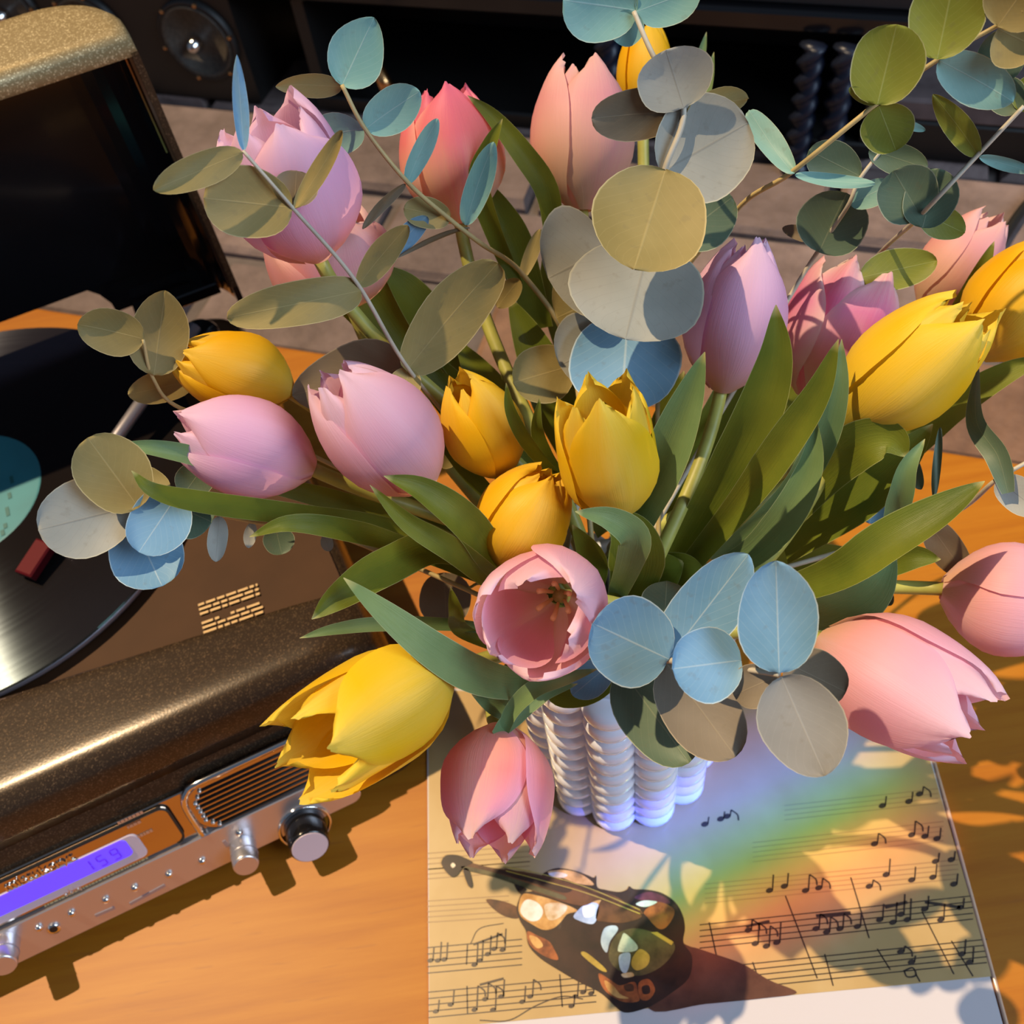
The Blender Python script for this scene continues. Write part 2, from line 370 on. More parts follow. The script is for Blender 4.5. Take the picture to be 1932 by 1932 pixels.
G().box(room(e1w+.40, .882, .046), RE, RN, (0, 0, 1), .398, .076, .0102, .003).build('ledge_stone', plain('grey_ledge', (.115, .085, .085), .7, nscale=60), ledge)

# ------------------------------------------------------------------ black cabinet, bars, speaker
NC = .80
e0, _ = onn(600, 195, NC); e1, _ = onn(1635, 330, NC)
_, zr = onn(1390, 50, NC)
cab = empty('media_cabinet', room((e0+e1)/2, NC+.1, -.004)); tag(cab, 'long black media cabinet with a dark rail along its open front', 'cabinet')
def cbox(name, ea, eb, na, nb, za, zb, mat, par=cab, b=.002):
    return G().box(room((ea+eb)/2, (na+nb)/2, (za+zb)/2), RE, RN, (0, 0, 1), (eb-ea)/2, (nb-na)/2, (zb-za)/2, b).build(name, MT[mat], par)
cbox('bottom_board', e0, e1, NC, NC+.155, -.002, .014, 'black')
cbox('back_board', e0, e1, NC+.141, NC+.155, .014, zr, 'black')
cbox('side_board', e0, e0+.012, NC+.002, NC+.141, .014, zr, 'black')
cbox('side_board', e1-.012, e1, NC+.002, NC+.141, .014, zr, 'black')
cbox('rail', e0-.06, e1+.03, NC-.006, NC+.155, zr, zr+.018, 'blackgloss', b=.003)
mg, tg_, bg_ = nt('black_mesh_fabric'); bg_.inputs['Base Color'].default_value = (.016, .016, .018, 1); bg_.inputs['Roughness'].default_value = .6
chk = N_(tg_, 'ShaderNodeTexChecker'); chk.inputs['Scale'].default_value = 500; tg_.links.new(objco(tg_), chk.inputs['Vector']); bump(tg_, bg_, chk.outputs['Fac'], .6, .002)
MT['meshcloth'] = mg
cbox('grille_cloth', e0-.06, e1+.03, NC+.004, NC+.15, zr+.018, zr+.30, 'meshcloth')
eb, zb = onn(725, 150, NC-.01)
G().tube([room(eb-.010, NC-.004, zb+.018), room(eb, NC-.012, zb), room(eb+.004, NC-.014, zb-.006)], .006, .0075, 12).build('catch_pin', MT['brass'], cab, True)
def twisted_bar(px, lab):
    e, _ = onn(px, 180, NC-.02); t = empty('twisted_bar', room(e, NC-.018, -.004)); g = G(); n = 4; K = 64; rings = []
    for k in range(K+1):
        z = -.004+(zr-.001+.004)*k/K; a0 = k*.34; r = .0088
        rings.append([room(e, NC-.018, z)+RE*(r*(1+.28*math.cos(2*(2*math.pi*i/12-a0)))*math.cos(2*math.pi*i/12))+RN*(r*(1+.28*math.cos(2*(2*math.pi*i/12-a0)))*math.sin(2*math.pi*i/12)) for i in range(12)])
    g.loft(rings); g.build('shaft', MT['iron'], t, True)
    G().lathe(room(e, NC-.018, -.004), (0, 0, 1), [(.0128, 0), (.0128, .006), (.009, .010)], 16).build('foot', MT['iron'], t)
    tag(t, lab, 'bar', 'twisted dark blue bars before the cabinet')
twisted_bar(1146, 'twisted dark blue bar behind the pink and yellow tulips at the cabinet')
twisted_bar(1520, 'twisted dark blue bar, inner one of the pair at the cabinet end')
twisted_bar(1582, 'twisted dark blue bar, outer one of the pair at the cabinet end')

NS = .80
ed, zd = onn(376, 75, NS)
spk = empty('loudspeaker', room(ed-.08, NS+.08, -.004)); tag(spk, 'wide black loudspeaker lying on the brick hearth with three round drivers', 'speaker')
G().box(room((e0-.9)/2-.03, NS+.08, .13), RE, RN, (0, 0, 1), (e0+.9)/2-.035, .08, .134, .004).build('cabinet', MT['black'], spk)
def driver(e, z, r):
    c = room(e, NS, z); ax = -RN
    d = G().lathe(c, ax, [(r*1.16, -.002), (r*1.16, .004), (r*1.08, .0065), (r*1.02, .005)], 40, False).build('surround', MT['rubber'], spk, True)
    G().lathe(c, ax, [(r*1.03, .005), (r*.99, .0075), (r*.93, .0055), (r*.60, -.001+.0), (r*.30, -.0015+.001)], 40).build('cone', MT['cone'], d, True)
    G().lathe(c, ax, [(r*.24, 0), (r*.24, .004), (r*.21, .010), (r*.14, .016), (r*.05, .019)], 24).build('phase_plug', MT['chrome'], d, True)
    for k in range(6):
        a = k*math.pi/3+.2; p = c+RE*(r*1.1*math.cos(a))+Vector((0, 0, r*1.1*math.sin(a)))
        G().lathe(p, ax, [(.0022, 0), (.0022, .0066), (.001, .0075)], 8).build('screw', MT['brass'], d)
driver(ed, zd, .036)
e2, z2 = onn(172, 55, NS); driver(e2, z2, .034)
e3, z3 = onn(12, 22, NS); driver(e3, z3, .036)

cpts = [on(1985, 345, .005), on(1938, 385, .004), on(1905, 430, .004), on(1868, 492, .004), on(1800, 590, .004)]
tag(G().tube(spline(cpts, 24), .0042, n=8).build('power_cable', MT['cable'], None, True), 'black cable curving over the hearth bricks', 'cable')

# ------------------------------------------------------------------ record player
th = math.radians(16.7); PU = Vector((math.cos(th), math.sin(th), 0)); PV = Vector((-math.sin(th), math.cos(th), 0)); PZ = Vector((0, 0, 1))
PO = on(670, 1500, .015); PO.z = 0
def pl(u, v, z): return PO+PU*u+PV*v+PZ*z
player = empty('record_player', pl(-.155, .17, 0)); tag(player, 'dark bronze retro record player with its lid raised and a radio front', 'record player')
UL, UR, VB = -.40, .052, .345
def ring(z, vf, ins, r): return [pl(u, v, z) for (u, v) in rrect(UL+ins, UR-ins, vf, VB-ins, r, 8)]
prof = [(.010, .008, .010, .02), (.013, .002, .003, .022), (.02, .002, 0, .024), (.04, .011, 0, .026), (.066, .023, 0, .028), (.078, .028, .001, .028),
        (.088, .0335, .003, .028), (.094, .040, .006, .026), (.097, .048, .010, .024)]
G().loft([ring(*p) for p in prof]).build('body', MT['bronze'], player, True)
def vback(u): return .079-.13*(u+.004)
rl = [(.0283, .0785), (.0292, .087), (.0300, .0945), (.0312, .1005), (.0335, .1052), (.0370, .1084), (.0410, .1099), (.0450, .1104), (.0500, .1104)]
rings = []
for (u, sc_) in ((UL+.012, .55), (UL+.018, .9), (UL+.03, 1), (-.2, 1), (-.1, 1), (UR-.040, 1), (UR-.022, .93), (UR-.010, .72), (UR-.004, .35)):
    vb = vback(u); q = rl+[(.048+(vb-.048)*.5, .1094), (vb-.010, .1082), (vb-.004, .1078), (vb-.0012, .1070), (vb, .1050), (vb, .096)]
    sh = (1-sc_)*.4; rings.append([pl(u, v+(vb-v)*sh*.9, .086+(z-.086)*(sc_ if z > .086 else 1)) for (v, z) in q])
G().loft(rings).build('front_rail', MT['bronze'], player, True)
G().loft([[pl(u, v, z) for (u, v) in rrect(UL+.016, UR-.010, .070, VB-.016, .012, 6)] for z in (.0965, .0985)]).build('deck', MT['deck'], player)
for (u, v) in ((UL+.06, .07), (UR-.06, .07), (UL+.06, VB-.06), (UR-.06, VB-.06)):
    G().lathe(pl(u, v, 0), PZ, [(.014, 0), (.014, .011)], 16).build('foot', MT['rubber'], player)
RC = (-.150, .2475)
G().lathe(pl(*RC, .0995), PZ, [(.145, 0), (.147, .0035), (.145, .006)], 96).build('platter', MT['armmetal'], player, True)
rec = empty('vinyl_record', pl(*RC, .1057)); tag(rec, 'black vinyl record with a teal label on the record player', 'record')
def disc(name, r, z0, z1, mat, par, n=96, hole=.0036):
    g = G().lathe((0, 0, 0), PZ, [(hole, z1), (r-.001, z1), (r, (z0+z1)/2), (r-.001, z0), (hole, z0)], n, False)
    return mesh(name, g.v, g.f, MT[mat], par, False, None, False)
disc('disc', .1475, 0, .0016, 'vinyl', rec)
lb = disc('label', .050, .0014, .0019, 'label', rec, 64)
c0 = pl(*RC, .1078)
for k, (px, py, ln) in enumerate(((22, 905, 26), (18, 935, 20), (14, 965, 30), (10, 992, 16), (5, 1005, 18))):
    p = on(px, py, .1078); G().box(p, PV, PU, PZ, ln*.00012, .0011, .0001).build('label_print', MT['labelink'], lb)
G().lathe(pl(*RC, .105), PZ, [(.0032, 0), (.0032, .009), (.0015, .0105)], 12).build('spindle', MT['chrome'], player, True)
# tonearm
A0, A1, H0 = on(368, 616, .135), on(215, 832, .124), on(72, 1050, .114)
arm = G().tube([A0, A1, on(95, 1015, .117)], .0042, .0035, 10).build('tonearm', MT['armmetal'], player, True)
hd = (H0-A1).normalized(); hs = hd.cross(PZ).normalized()
G().box(H0+hd*.002, hd, hs, hs.cross(hd), .011, .006, .0035, .001).build('headshell', MT['red'], arm)
G().lathe(Vector((A0.x, A0.y, .098)), PZ, [(.020, 0), (.020, .010), (.013, .014), (.013, .03), (.010, .034)], 28).build('arm_pivot', MT['blackgloss'], player, True)
# small print on the deck
r9 = random.Random(3)
ta, tbp, tc = on(374, 1142, .0996), on(486, 1103, .0996), on(392, 1200, .0996)
tx = (tbp-ta); ty = (tc-ta); W = tx.length; tx.normalize(); Hh = ty.length; ty = (ty-tx*ty.dot(tx)).normalized()
g = G(); row = 0
for row in range(8):
    if row == 3: continue
    x = .0
    while x < W*.98:
        ln = r9.uniform(.002, .008)
        if row in (4,) and r9.random() < .35: x += ln; continue
        ln = min(ln, W-x); g.box(ta+tx*(x+ln/2)+ty*(Hh*row/7)+PZ*.0001, tx, ty, PZ, ln/2, .00075, .0001); x += ln+.0011
tp = g.build('deck_print', MT['print'], player); tp['kind'] = 'stuff'

# sloping front: its own plane
FS = (PV*.41+PZ*.912).normalized(); FN = (PU.cross(FS)).normalized(); FO = pl(0, .0035, .022)
def fp(u, w_, d=0): return FO+PU*u+FS*w_+FN*d
def fpx(px, py):
    r = Vector(ray(px, py)); p = Vector(CAM)+r*((FO-Vector(CAM)).dot(FN)/r.dot(FN)); q = p-FO; return q.dot(PU), q.dot(FS)
def fplate(name, u0, u1, w0, w1, r, d0, d1, mat, par=player, n=6):
    return G().loft([[fp(u, w_, d) for (u, w_) in rrect(u0+i, u1-i, w0+i, w1-i, r, n)] for (d, i) in ((d0, 0), (d1-.0005, 0), (d1, .0006))]).build(name, MT[mat], par)
us, ws = fpx(600, 1462)
fplate('front_panel', UL+.03, -.004, -.002, .049, .008, -.006, .003, 'mirror')
strip = fplate('control_strip', UL+.03, .004, -.008, .0175, .006, -.004, .006, 'silver')
# radio window
la, lbk = fpx(318, 1560), fpx(0, 1690)
rw = fplate('radio_frame', UL+.06, fpx(313, 1515)[0], .0195, .0465, .005, .002, .0045, 'mirror')
g = G(); g.tube([fp(u, w_, .0046) for (u, w_) in rrect(UL+.06, fpx(313, 1515)[0], .0195, .0465, .005)]+[fp(UL+.065, .0195, .0046)], .0007, n=6).build('frame_line', MT['black'], rw)
uc = [fpx(0, 1618), fpx(190, 1545), fpx(233, 1568), fpx(30, 1648)]
lu1 = fpx(215, 1555)[0]
bz = fplate('screen_bezel', -.40+.075, lu1+.008, .0212, .0395, .004, .003, .0052, 'bezel', rw)
scr = fplate('screen', -.40+.078, lu1+.002, .0262, .0390, .003, .004, .0056, 'lcd', rw)
def seg(u, w_, s, digit, par):
    S = {'0': 'abcdef', '1': 'bc', '5': 'acdfg', '9': 'abcdfg', '3': 'abcdg'}[digit]; g = G()
    for ch, (x, y, h) in dict(a=(0, 2, 1), b=(.5, 1.5, 0), c=(.5, .5, 0), d=(0, 0, 1), e=(-.5, .5, 0), f=(-.5, 1.5, 0), g=(0, 1, 1)).items():
        if ch in S: g.box(fp(u+x*s, w_+y*s, .0058), PU, FS, FN, s*(.42 if h else .1), s*(.1 if h else .42), .0001)
    g.build('digit', MT['lcdink'], par)
for k, dgt in enumerate('159'): seg(lu1-.021+k*.0075, .0285, .0036, dgt, scr)
def text_mesh(s, size):
    cu = bpy.data.curves.new('lettering', 'FONT'); cu.body = s; cu.size = size; cu.extrude = .0004; cu.align_x = 'LEFT'
    o = bpy.data.objects.new('lettering', cu); col.objects.link(o); bpy.context.view_layer.update()
    me = bpy.data.meshes.new_from_object(o.evaluated_get(bpy.context.evaluated_depsgraph_get())); bpy.data.objects.remove(o); return me
def lettering(s, size, u, w_, d, mat, par, name='lettering'):
    me = text_mesh(s, size); v = [fp(u+p.co.x, w_+p.co.y, d+p.co.z) for p in me.vertices]; f = [tuple(p.vertices) for p in me.polygons]
    return mesh(name, v, f, mat, par)
u_t = fpx(2, 1606)[0]; lettering('mistukeryt', .0085, u_t-.008, .0394, .0052, MT['chrome'], rw)
u_o = fpx(105, 1655)
lettering('obiq', .0052, u_o[0], .0200, .0049, MT['silver'], rw)
for k, (px, py, ln) in enumerate(((222, 1542, .0125), (240, 1550, .007), (258, 1568, .0075))):
    a, b = fpx(px, py); g = G(); x = 0
    while x < ln: q = r9.uniform(.0008, .0018); g.box(fp(a+x+q/2, b, .0048), PU, FS, FN, q/2, .0009, .0001); x += q+.0004
    g.build('small_print', MT['silver'], rw)
a, b = fpx(70, 1683); a2, _ = fpx(272, 1604); g = G(); x = a
while x < a2: q = r9.uniform(.0008, .002); g.box(fp(x+q/2, .0184, .0034), PU, FS, FN, q/2, .0005, .0001); x += q+.0005
g.build('small_print', MT['print'], player)
# speaker grille of chrome slats
gu0, gu1 = fpx(345, 1500)[0], .0
gr = fplate('grille_plate', gu0, gu1, .0165, .050, .012, .002, .0046, 'mirror')
for k in range(9):
    w_ = .0195+k*.0033; cut = .0025*max(0, abs(k-4)-2)
    o = G().tube([fp(gu0+.0045+cut, w_, .0050), fp(gu1-.003-cut, w_, .0050)], .00070, n=6).build('slat', MT['black'], gr, True)
    G().lathe(fp(gu0+.0045+cut, w_, .0045), FN, [(.0013, 0), (.0012, .0012), (.0004, .0017)], 10).build('rivet', MT['chrome'], o, True)
fr = [(gu0-.001, .018)]+[(gu0-.001, .038), (gu0+.0005, .045), (gu0+.004, .0495), (gu0+.009, .0515), (gu0+.03, .0518), (gu1+.003, .0518)]
G().tube(spline([fp(u, w_, .005) for (u, w_) in fr], 30), .0019, n=8).build('grille_frame', MT['chrome'], player, True)
def knob(px, py, r, ln, mat, cap, ringed=False):
    u, w_ = fpx(px, py); c = fp(u, w_, .005)
    k = G().lathe(c, FN, [(r*.96, 0), (r, .001), (r*.97, ln*.55), (r*.95, ln-.0012), (r*.88, ln)], 36).build('knob', MT[mat], player, True)
    G().lathe(c+FN*(ln-.0002), FN, [(r*.86, 0), (r*.84, .0005)], 36).build('knob_cap', MT[cap], k)
    if ringed:
        G().lathe(c, FN, [(r*1.28, 0), (r*1.28, .0022), (r*1.18, .0028), (r*1.12, .001)], 40, False).build('knob_ring', MT['chrome'], k, True)
    else: G().lathe(c+FN*(ln*.5), FN, [(r*1.0, 0), (r*1.02, .0004), (r*1.0, .0008)], 32).build('knob_band', MT['armmetal'], k)
knob(572, 1545, .0118, .018, 'blackgloss', 'bezel', True)
knob(456, 1582, .0074, .0165, 'silver', 'silver')
knob(12, 1762, .0074, .0165, 'silver', 'silver')
for (px, py) in ((75, 1733), (136, 1706), (200, 1681), (254, 1659), (318, 1634), (380, 1609), (449, 1556)):
    u, w_ = fpx(px, py); G().lathe(fp(u, w_, .006), FN, [(.0022, 0), (.0021, .0008), (.0014, .0018), (.0004, .0021)], 14).build('push_button', MT['chrome'], strip, True)
u, w_ = fpx(103, 1735); G().lathe(fp(u, w_, .006), FN, [(.0034, 0), (.0034, .001), (.0022, .0012)], 18).build('jack_ring', MT['chrome'], strip, True)
G().lathe(fp(u, w_+.0004, .0071), FN, [(.0021, 0), (.0021, .0003)], 16).build('jack_hole', MT['black'], strip)
for (pa, pb) in (((180, 1712), (216, 1697)), ((245, 1690), (310, 1655)), ((420, 1572), (428, 1583))):
    a, b = fpx(*pa), fpx(*pb); p, q = fp(*a, .0062), fp(*b, .0062); t_ = (q-p).normalized()
    G().box((p+q)/2, t_, FN.cross(t_), FN, (q-p).length/2, .0009, .0002).build('slot_mark', MT['armmetal'], strip)
# lid, raised at the back: a shell with its front wall now on top
LZ0, LZ1, LT, LTH = .104, .308, .062, .004
LV = VB-.036
LUL, LUR = UL+.015, UR+.004
def lplan(i, r, v0=0):
    out = [(LUR-i, LV+v0)]
    for (cx, a0) in ((LUR-i-r, 0), (LUL+i+r, 90)):
        for k in range(9):
            a = math.radians(a0+90*k/8); out.append((cx+r*math.cos(a), LV+LT-i-r+r*math.sin(a)))
    return out+[(LUL+i, LV+v0)]
lidr = G().loft([[pl(u, v, z) for (u, v) in lplan(i, .042)] for (z, i) in ((LZ1-.012, 0), (LZ1-.005, .001), (LZ1-.001, .004), (LZ1, .009))]).build('lid_front', MT['bronzesheen'], player, True)
UC = -.028                                                          # the lid's back is cut away left of here
def lwall(name, za, zb, ua, ub, mat, inset, th):
    P = [(u, v) for (u, v) in lplan(inset, .042-inset) if ua-1e-6 <= u <= ub+1e-6]; Q = [(u, v) for (u, v) in lplan(inset+th, .042-inset-th) if ua-1e-6 <= u <= ub+1e-6]
    return P, Q
def extr(name, poly, za, zb, mat): return G().loft([[pl(u, v, z) for (u, v) in poly] for z in (za, zb)]).build(name, MT[mat], player)
O_, I_ = lplan(0, .042), lplan(LTH, .038)
zn = .130
extr('lid_back', O_+I_[::-1], zn+.004, LZ1-.010, 'bronze')
IN1, IN2 = lplan(LTH+.0002, .0378), lplan(LTH+.0018, .0362)
extr('lid_lining', IN1+IN2[::-1], zn, LZ1-.0122, 'blackgloss')
rp = [(u, v) for (u, v) in O_ if u >= UC]; rq = [(u, v) for (u, v) in I_ if u >= UC]
extr('lid_side', rp+[(UC, LV+LT)]+[(UC, LV+LT-LTH)]+rq[::-1], LZ0, zn+.004, 'blackgloss')
G().loft([[pl(UC-x, LV+y, z) for (x, z) in ((0, zn+.005), (0, zn-.018), (.004, zn-.008), (.010, zn-.001), (.018, zn+.003), (.022, zn+.005))] for y in (LT-LTH, LT)]).build('lid_corner', MT['blackgloss'], player)
for du in (.0, .005):
    G().tube([pl(LUR-LTH-.003, LV+.010+du*1.6, LZ1-.014), pl(LUR-LTH-.003, LV+.010+du*1.6, LZ1-.075)], .0010, n=6).build('lid_reflection', MT['brass'], player)  # two brown reflections on the lid's inner wall, modelled as thin rods
G().box(pl((UC+LUR)/2, LV+LT-.012, .103), PU, PV, PZ, .03, .006, .005, .001).build('hinge', MT['blackgloss'], player)
# ------------------------------------------------------------------ calendar sheet with its printed picture
ZS = .0012
sheet = empty('calendar_sheet', on(1200, 1750, 0)); tag(sheet, 'glossy calendar page with a printed violin on music paper under the vase', 'calendar')
SL0, SL1, SR0, SR1 = on(806, 1300, 0), on(811, 2080, 0), on(1720, 1300, 0), on(1925, 2060, 0)
def slab(name, c4, z0, z1, mat, par):
    return G().loft([[Vector((p.x, p.y, z)) for p in c4] for z in (z0, z1)]).build(name, MT[mat], par)
slab('page', [SL1, SR1, SR0, SL0], 0, ZS, 'card', sheet)
pb0, pb1 = on(811, 1942, 0), on(1872, 1843, 0)
pic = slab('picture', [pb0, pb1, on(1716, 1305, 0), on(809, 1305, 0)], ZS, ZS+.0002, 'paper', sheet)
se0, se1 = on(1722, 1300, 0), on(1897, 1930, 0)
G().tube([se0+Vector((0, 0, .001)), on(1800, 1570, .001), se1+Vector((0, 0, .001)), on(1935, 2060, .001)], .0011, n=6).build('sleeve_edge', MT['sleeve'], sheet, True)
def ppoly(pts, z, mat, name, smooth=True, n=None):
    P = [on(x, y, z) for (x, y) in pts]
    if smooth:
        m = len(P); Q = []
        for i in range(m):
            a, b, c, d = P[i-1], P[i], P[(i+1) % m], P[(i+2) % m]
            for k in range(5):
                u = k/5; Q.append(.5*((2*b)+(c-a)*u+(2*a-5*b+4*c-d)*u*u+(3*b-a-3*c+d)*u**3))
        P = Q
    o = mesh(name, P+[p-Vector((0, 0, .00012)) for p in P], [tuple(range(len(P)))]+[(i, (i+1) % len(P), len(P)+(i+1) % len(P), len(P)+i) for i in range(len(P))], mat, pic)
    return o
ZP = ZS+.00035
def line(pts, wpx, name='staff_line', z=ZP, mat=None, par=None):
    P = [on(x, y, z) for (x, y) in pts]; P = spline(P, max(2, 6*(len(P)-1))) if len(P) > 2 else P
    v = []; f = []; h = wpx*.00013
    for k, p in enumerate(P):
        t = (P[min(k+1, len(P)-1)]-P[max(0, k-1)]).normalized(); q = Vector((-t.y, t.x, 0))*h; v += [p+q, p-q]
    f = [(2*k, 2*k+1, 2*k+3, 2*k+2) for k in range(len(P)-1)]
    return mesh(name, v, f, mat or MT['ink'], par or pic)
MT['stafffaint'] = plain('faded_ink', (.30, .19, .085), .35, coat=.4)
# five-line staves, traced along the page
for (xa, ya, xb, yb, st, sub, mt) in ((806, 1788, 985, 1772, 12, 5, 'ink'), (808, 1872, 1125, 1842, 12, 5, 'ink'), (806, 1700, 960, 1690, 10, 5, 'stafffaint'), (806, 1610, 1000, 1596, 10, 4, 'stafffaint'), (808, 1640, 1000, 1625, 9, 3, 'stafffaint'),
                                 (1320, 1745, 1836, 1690, 11, 5, 'ink'), (1325, 1828, 1862, 1772, 11, 5, 'ink'), (1330, 1668, 1808, 1622, 9, 5, 'stafffaint'), (1420, 1590, 1780, 1550, 9, 5, 'stafffaint'), (1480, 1520, 1770, 1488, 9, 4, 'stafffaint')):
    for k in range(sub): line([(xa, ya+k*st), (xb, yb+k*st)], 2.0, mat=MT[mt])
rn = random.Random(11)
def note(x, y, stem=-38, s=6, flag=0):
    g = [(x+s*math.cos(a)*1.25, y+s*math.sin(a)*.9-s*.2*math.cos(a)) for a in [k*math.pi/5 for k in range(10)]]
    o = ppoly(g, ZP+.0001, MT['ink'], 'note', False); line([(x+s, y), (x+s+2, y+stem)], 2.6, 'note_stem', par=o, z=ZP+.0001)
    if flag: line([(x+s+2, y+stem), (x+s+14, y+stem+9), (x+s+16, y+stem+20)], 3, 'note_flag', par=o, z=ZP+.0001)
for (x, y, st) in ((812, 1812, -25), (826, 1812, -35), (838, 1810, -32), (895, 1820, -40), (905, 1812, -38), (920, 1800, -35), (932, 1790, -30), (948, 1792, -40), (822, 1908, -22), (850, 1895, -28), (895, 1905, -45), (915, 1885, -30), (930, 1905, -45),
                   (945, 1880, -32), (985, 1890, -30), (1000, 1880, -32), (1085, 1880, -30), (1100, 1872, -28), (1078, 1898, -22), (1115, 1874, -20)):
    note(x, y, st, 4.6, rn.random() < .4)
for (x, y, st) in ((1425, 1780, -38), (1446, 1785, -38), (1466, 1778, -38), (1412, 1755, -20), (1540, 1752, -28), (1560, 1758, -28), (1585, 1752, -28), (1618, 1748, -28), (1660, 1735, -30), (1685, 1740, -38), (1700, 1725, -38), (1712, 1735, -40), (1745, 1715, -25), (1775, 1735, -30), (1812, 1712, -18),
                   (1700, 1795, -10), (1720, 1815, -12), (1815, 1800, -28), (1830, 1815, -28), (1452, 1680, -30), (1480, 1672, -25), (1520, 1680, -30), (1545, 1675, -18), (1640, 1672, -12), (1672, 1650, -30), (1720, 1660, -25), (1760, 1655, -25), (1800, 1668, -20), (1765, 1625, -16), (1795, 1622, -16),
                   (1650, 1592, -20), (1720, 1575, -26), (1745, 1578, -20), (1768, 1582, -20), (1665, 1520, -18), (1715, 1512, -18), (1735, 1498, -14), (1330, 1555, -14), (1360, 1545, -14), (1372, 1540, -12)):
    note(x, y, st, 5.6, rn.random() < .3)
for (xa, ya, xb, yb, wd) in ((1408, 1748, 1452, 1738, 5), (1540, 1728, 1605, 1722, 6), (1670, 1712, 1712, 1702, 6), (1745, 1702, 1812, 1712, 6), (893, 1782, 948, 1762, 4), (905, 1858, 950, 1846, 4)):
    line([(xa, ya), (xb, yb)], wd, 'note_beam', ZP+.0001)
for (xa, ya, xb, yb) in ((881, 1860, 882, 1912), (1056, 1838, 1061, 1900), (882, 1782, 880, 1820), (1338, 1740, 1360, 1840), (1482, 1690, 1542, 1846), (1605, 1655, 1640, 1770), (1655, 1790, 1680, 1830), (1740, 1720, 1800, 1838), (1420, 1815, 1440, 1872), (1556, 1800, 1572, 1860), (1795, 1775, 1836, 1842)):
    line([(xa, ya), (xb, yb)], 2.6, 'bar_line')
line([(905, 1925), (960, 1925), (1010, 1898), (1060, 1880), (1100, 1885)], 2.2, 'slur'); line([(888, 1780), (905, 1752), (950, 1742)], 1.8, 'slur')
line([(1705, 1832), (1722, 1826), (1728, 1840), (1712, 1843), (1706, 1832)], 3, 'six_mark'); line([(1728, 1838), (1736, 1852)], 3, 'six_mark')
# printed violin: outline traced on the page, its colours are those of the print
def vmat(name, a, b, sc_): 
    m, t, bs = nt(name); f = noise(t, sc_, 5, objco(t), .6); t.links.new(ramp(t, f, [(.35, a), (.62, b)]), bs.inputs['Base Color'])
    bs.inputs['Roughness'].default_value = .3; bs.inputs['Coat Weight'].default_value = .4; return m
VM = dict(dark=vmat('violin_dark_print', (.012, .007, .006), (.035, .016, .010), 60), brown=vmat('violin_brown_print', (.045, .018, .008), (.13, .05, .018), 80),
          amber=vmat('violin_amber_print', (.34, .15, .03), (.62, .36, .12), 90), cream=vmat('violin_cream_print', (.42, .26, .10), (.74, .62, .46), 90),
          rust=vmat('violin_rust_print', (.10, .025, .010), (.34, .10, .025), 110), shade=vmat('violin_shadow_print', (.05, .018, .012), (.12, .05, .03), 40), pale=vmat('violin_pale_print', (.32, .36, .30), (.60, .62, .50), 120), gold=vmat('violin_gold_print', (.30, .20, .03), (.48, .34, .06), 100))
VM['white'] = vmat('violin_white_print', (.62, .52, .42), (.80, .76, .74), 70); VM['purple'] = vmat('violin_purple_print', (.05, .012, .018), (.13, .03, .045), 90)
VM['oliv'] = vmat('violin_olive_print', (.04, .035, .015), (.11, .09, .035), 110); VM['sky'] = vmat('violin_blue_print', (.26, .32, .42), (.48, .54, .62), 90)
def vz(X, Y): return (820+X/3.715, 1590+Y/3.715)
def vp(pts, mat, lev, nm='violin_print', sm=True): return ppoly([vz(*p) for p in pts], ZP+.0002+lev*.00010, VM[mat], nm, sm)
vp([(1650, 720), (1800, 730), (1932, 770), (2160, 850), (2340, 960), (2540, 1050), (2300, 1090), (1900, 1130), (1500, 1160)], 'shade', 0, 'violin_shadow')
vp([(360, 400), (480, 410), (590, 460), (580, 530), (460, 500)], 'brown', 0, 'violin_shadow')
vp([(575, 470), (590, 400), (620, 350), (700, 330), (755, 225), (850, 180), (960, 190), (1060, 222), (1115, 245), (1132, 232), (1140, 310), (1200, 330), (1290, 345), (1345, 330), (1365, 305), (1400, 325), (1500, 330), (1600, 355), (1690, 420), (1740, 510), (1755, 600), (1745, 700), (1805, 800), (1780, 950), (1650, 1060), (1560, 1120), (1480, 1160), (1330, 1190), (1230, 1110), (1150, 1045), (1000, 970), (880, 900), (740, 810), (660, 720), (640, 620), (600, 550)], 'dark', 1, 'violin_body')
vp([(588, 450), (620, 360), (720, 370), (830, 400), (960, 450), (1000, 480), (930, 500), (880, 560), (830, 600), (760, 610), (680, 570), (608, 520)], 'amber', 2)
vp([(600, 480), (640, 400), (720, 420), (760, 480), (730, 540), (660, 545)], 'white', 3)
vp([(770, 440), (860, 420), (930, 450), (880, 520), (800, 540)], 'cream', 3)
vp([(650, 620), (720, 650), (800, 690), (840, 750), (865, 820), (780, 800), (690, 740), (655, 690)], 'rust', 2)
vp([(665, 650), (720, 665), (760, 720), (720, 740), (680, 700)], 'amber', 3)
vp([(790, 205), (880, 190), (980, 202), (1060, 240), (1115, 295), (1000, 285), (880, 240)], 'amber', 2)
vp([(800, 215), (870, 205), (930, 225), (900, 245), (830, 238)], 'cream', 3)
vp([(930, 320), (1000, 330), (1080, 380), (1172, 400), (1155, 450), (1050, 410), (940, 365)], 'amber', 2)
vp([(975, 510), (1060, 430), (1145, 430), (1140, 520), (1105, 570), (1010, 545)], 'sky', 3)
vp([(1040, 450), (1120, 440), (1110, 510), (1050, 520)], 'white', 4)
vp([(1170, 400), (1260, 395), (1400, 470), (1450, 520), (1330, 560), (1200, 555), (1130, 530)], 'brown', 3)
vp([(1400, 385), (1500, 345), (1600, 375), (1650, 425), (1520, 415)], 'purple', 2)
vp([(1470, 480), (1560, 415), (1660, 450), (1680, 500), (1625, 590), (1565, 600), (1490, 520)], 'rust', 3)
